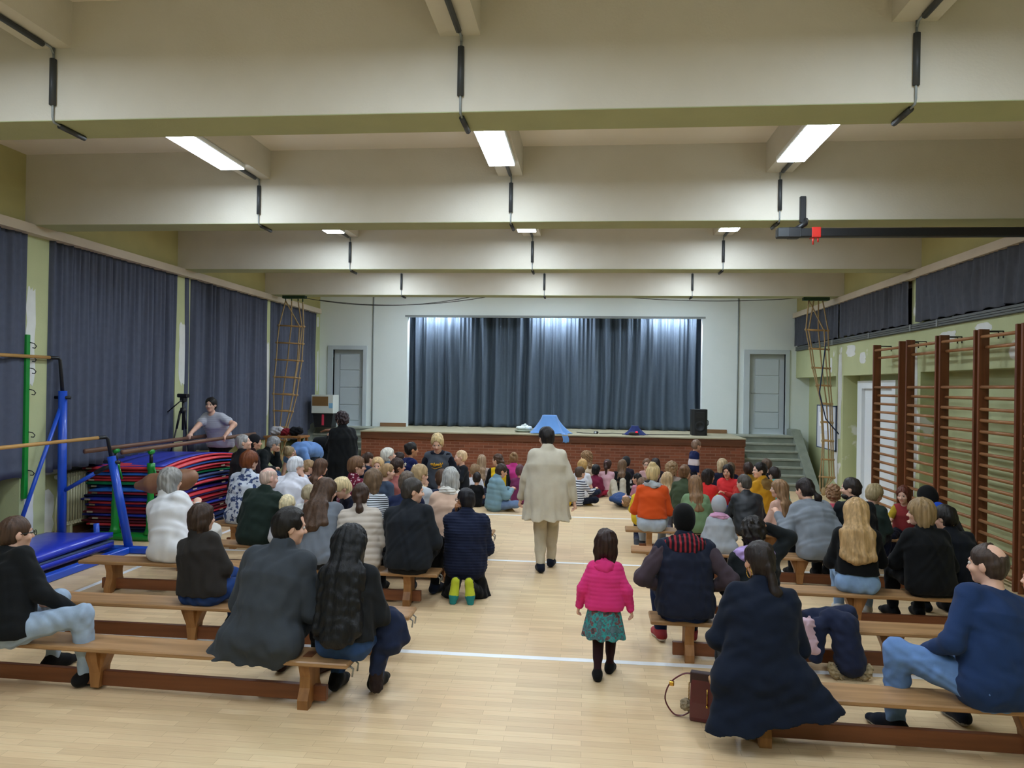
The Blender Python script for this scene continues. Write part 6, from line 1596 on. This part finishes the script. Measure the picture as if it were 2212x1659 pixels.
P = [np.array(p) for p in P]; Q = []
for i in range(len(P)-1):
    p0, p1, p2, p3 = P[max(i-1, 0)], P[i], P[i+1], P[min(i+2, len(P)-1)]
    for t in np.linspace(0, 1, 7)[:-1]: Q.append(.5*((2*p1)+(-p0+p2)*t+(2*p0-5*p1+4*p2-p3)*t*t+(-p0+3*p1-3*p2+p3)*t**3))
Q.append(P[-1])
MB().tube(Q, .010, 8, flat=.5).build('strap', M_BURG, g)
MB().box((-.245, -.012, .185), (-.215, .012, .215), bev=.004).tube([(.0, -.075, .22), (.0, -.082, .12)], .004, 6).lathe([(.003, -.01), (.009, -.004), (.009, .004), (.003, .01)], (0, -.082, .115), 10).build('gold_fitting', mat('gold', 'C9A04A', rough=.25, metal=1), g)
kc = MB()
for k in range(5): kc.tube([np.array((-.118, -.02, .22-.022*k))+np.array([.0, .010*math.cos(a), .012*math.sin(a)]) for a in np.linspace(0, 6.28, 11)], .0028, 5)
kc.build('chain', mat('chain_gold', 'B08A4A', rough=.3, metal=1), g)
f = Fld((-.2, -.08, .02), (-.08, .04, .14), .006); f.ell((-.135, -.02, .085), np.eye(3), (.036, .036, .04), k=0); f.wrinkle(.006, .018, 4); f.build('pompom', mat('pompom_fur', '8A7C66', rough=1, noise=.3, nscale=80), g)
# tan leather vaulting buck behind the woman in white
v = at(350, 1045, y=8.55)
g = empty('vaulting_buck', 'brown leather vaulting buck behind the woman in the white blouse', 'gymnastics buck', (v[0], 8.55, 0))
zc = v[2]
f = Fld((-.45, -.25, zc-.3), (.5, .25, zc+.3), .01)
f.cap((-.30, 0, zc-.03), (-.12, 0, zc+.0), .05, .115, k=.02); f.cap((-.12, 0, zc), (.28, 0, zc+.06), .115, .13, k=.03); f.cap((.28, 0, zc+.06), (.36, 0, zc+.09), .12, .09, k=.02)
f.build('leather_body', mat('tan_leather', '8C6248', rough=.5, noise=.15, nscale=9), g)
MB().tube([(.14, 0, 0), (.14, 0, zc-.05)], .04, 12).box((-.06, -.22, 0), (.34, -.16, .05), bev=.01).box((-.06, .16, 0), (.34, .22, .05), bev=.01).box((.09, -.22, .0), (.19, .22, .05)).build('pedestal', M_BLK, g)
# pushchair by the steps
s = at(696, 965, y=13.6)
g = empty('pushchair', 'black pushchair parked by the steps near the woman in black', 'pushchair', (s[0], 13.6, 0))
M_PF = mat('pushchair_frame', '2A2D30', rough=.4, metal=.4)
for i, (x, y) in enumerate(((-.22, -.3), (.22, -.3), (-.22, .3), (.22, .3))):
    MB().lathe([(.05, -.018), (.105, -.022), (.125, -.01), (.125, .01), (.105, .022), (.05, .018)], (x, y, .125), 20, (1, 0, 0)).build('wheel', M_BLK, g)
fr = MB()
for x in (-.2, .2): fr.tube([(x, -.3, .125), (x, .0, .5), (x*.95, .32, .95), (x*.9, .45, 1.0)], .014, 8).tube([(x, .3, .125), (x, -.05, .55)], .014, 8)
fr.build('frame', M_PF, g)
MB().tube([(-.19, .44, 1.0), (0, .47, 1.01), (.19, .44, 1.0)], .02, 10).build('handle', M_BLK, g)
f = Fld((-.35, -.45, .25), (.35, .45, 1.15), .011)
f.cap((-.14, -.22, .46), (.14, -.22, .46), .06, k=.04); f.cap((-.13, .08, .5), (.13, .08, .5), .06, k=.04); f.cap((0, -.2, .46), (0, .08, .48), .12, .12, k=.04, flat=((0, 0, 1), .5)); f.cap((0, .1, .5), (0, .28, .95), .15, .15, k=.04, flat=((0, 1, 0), .4))
f.wrinkle(.006, .1, 4); f.build('seat', cloth('1C1F22'), g)
MB().grid(lambda u, v: (-.2+.4*u, .28-.30*math.sin(v*1.8)*(.9+.1*math.sin(u*3.14)), .86+.22*math.cos(v*1.9-.4)+.02*math.sin(u*3.14)), 9, 14).build('canopy', cloth('15171A'), g, solid=.006)
MB().tube([(.12, -.42, .36), (.12, -.42, .50)], .035, 12).build('blue_bottle', mat('blue_plastic', '2348C8', rough=.3), g)
# soft things heaped at the foot of the rope ladder
q = at(618, 920, y=14.5)
for dx, dz, c, rr, lb in ((-.28, -.05, 'C8C8CC', .085, 'white cloth bundle heaped behind the foot of the rope ladder'), (-.10, -.07, 'A02A38', .07, 'red cloth bundle heaped behind the foot of the rope ladder'), (.12, -.05, '1E2024', .085, 'black cloth bundle heaped behind the foot of the rope ladder')):
    soft('cloth_bundle', lb, 'clothes', (q[0]+dx+.12, 14.45, q[2]+dz-.06), [((-.06, 0, 0), (.06, 0, .02), rr, rr*.9)], cloth(c), .012, .09, vx=.012)
tb = empty('side_table', 'wooden box table under the cloth bundles behind the rope ladder', 'table', (q[0]+.02, 14.5, 0))
hz = q[2]-.06-.13
MB().box((-.38, -.25, hz-.04), (.38, .25, hz), bev=.006).build('table_top', M_BL, tb)
for x in (-.33, .33):
    for y in (-.2, .2): MB().box((x-.025, y-.025, 0), (x+.025, y+.025, hz-.04)).build('leg', M_BL, tb)
# brown object held up by the woman in black
o = at(705, 931, y=12.1)
tag(MB().tube([o+np.array([-.10, -.02, -.02]), o+np.array([-.02, 0, .01]), o+np.array([.07, .02, .012])], [.012, .035, .045], 10, flat=.6).build('brown_purse', mat('brown_leather', '7A4E32', rough=.6)), 'small brown purse held up by the woman in the black coat', 'purse')
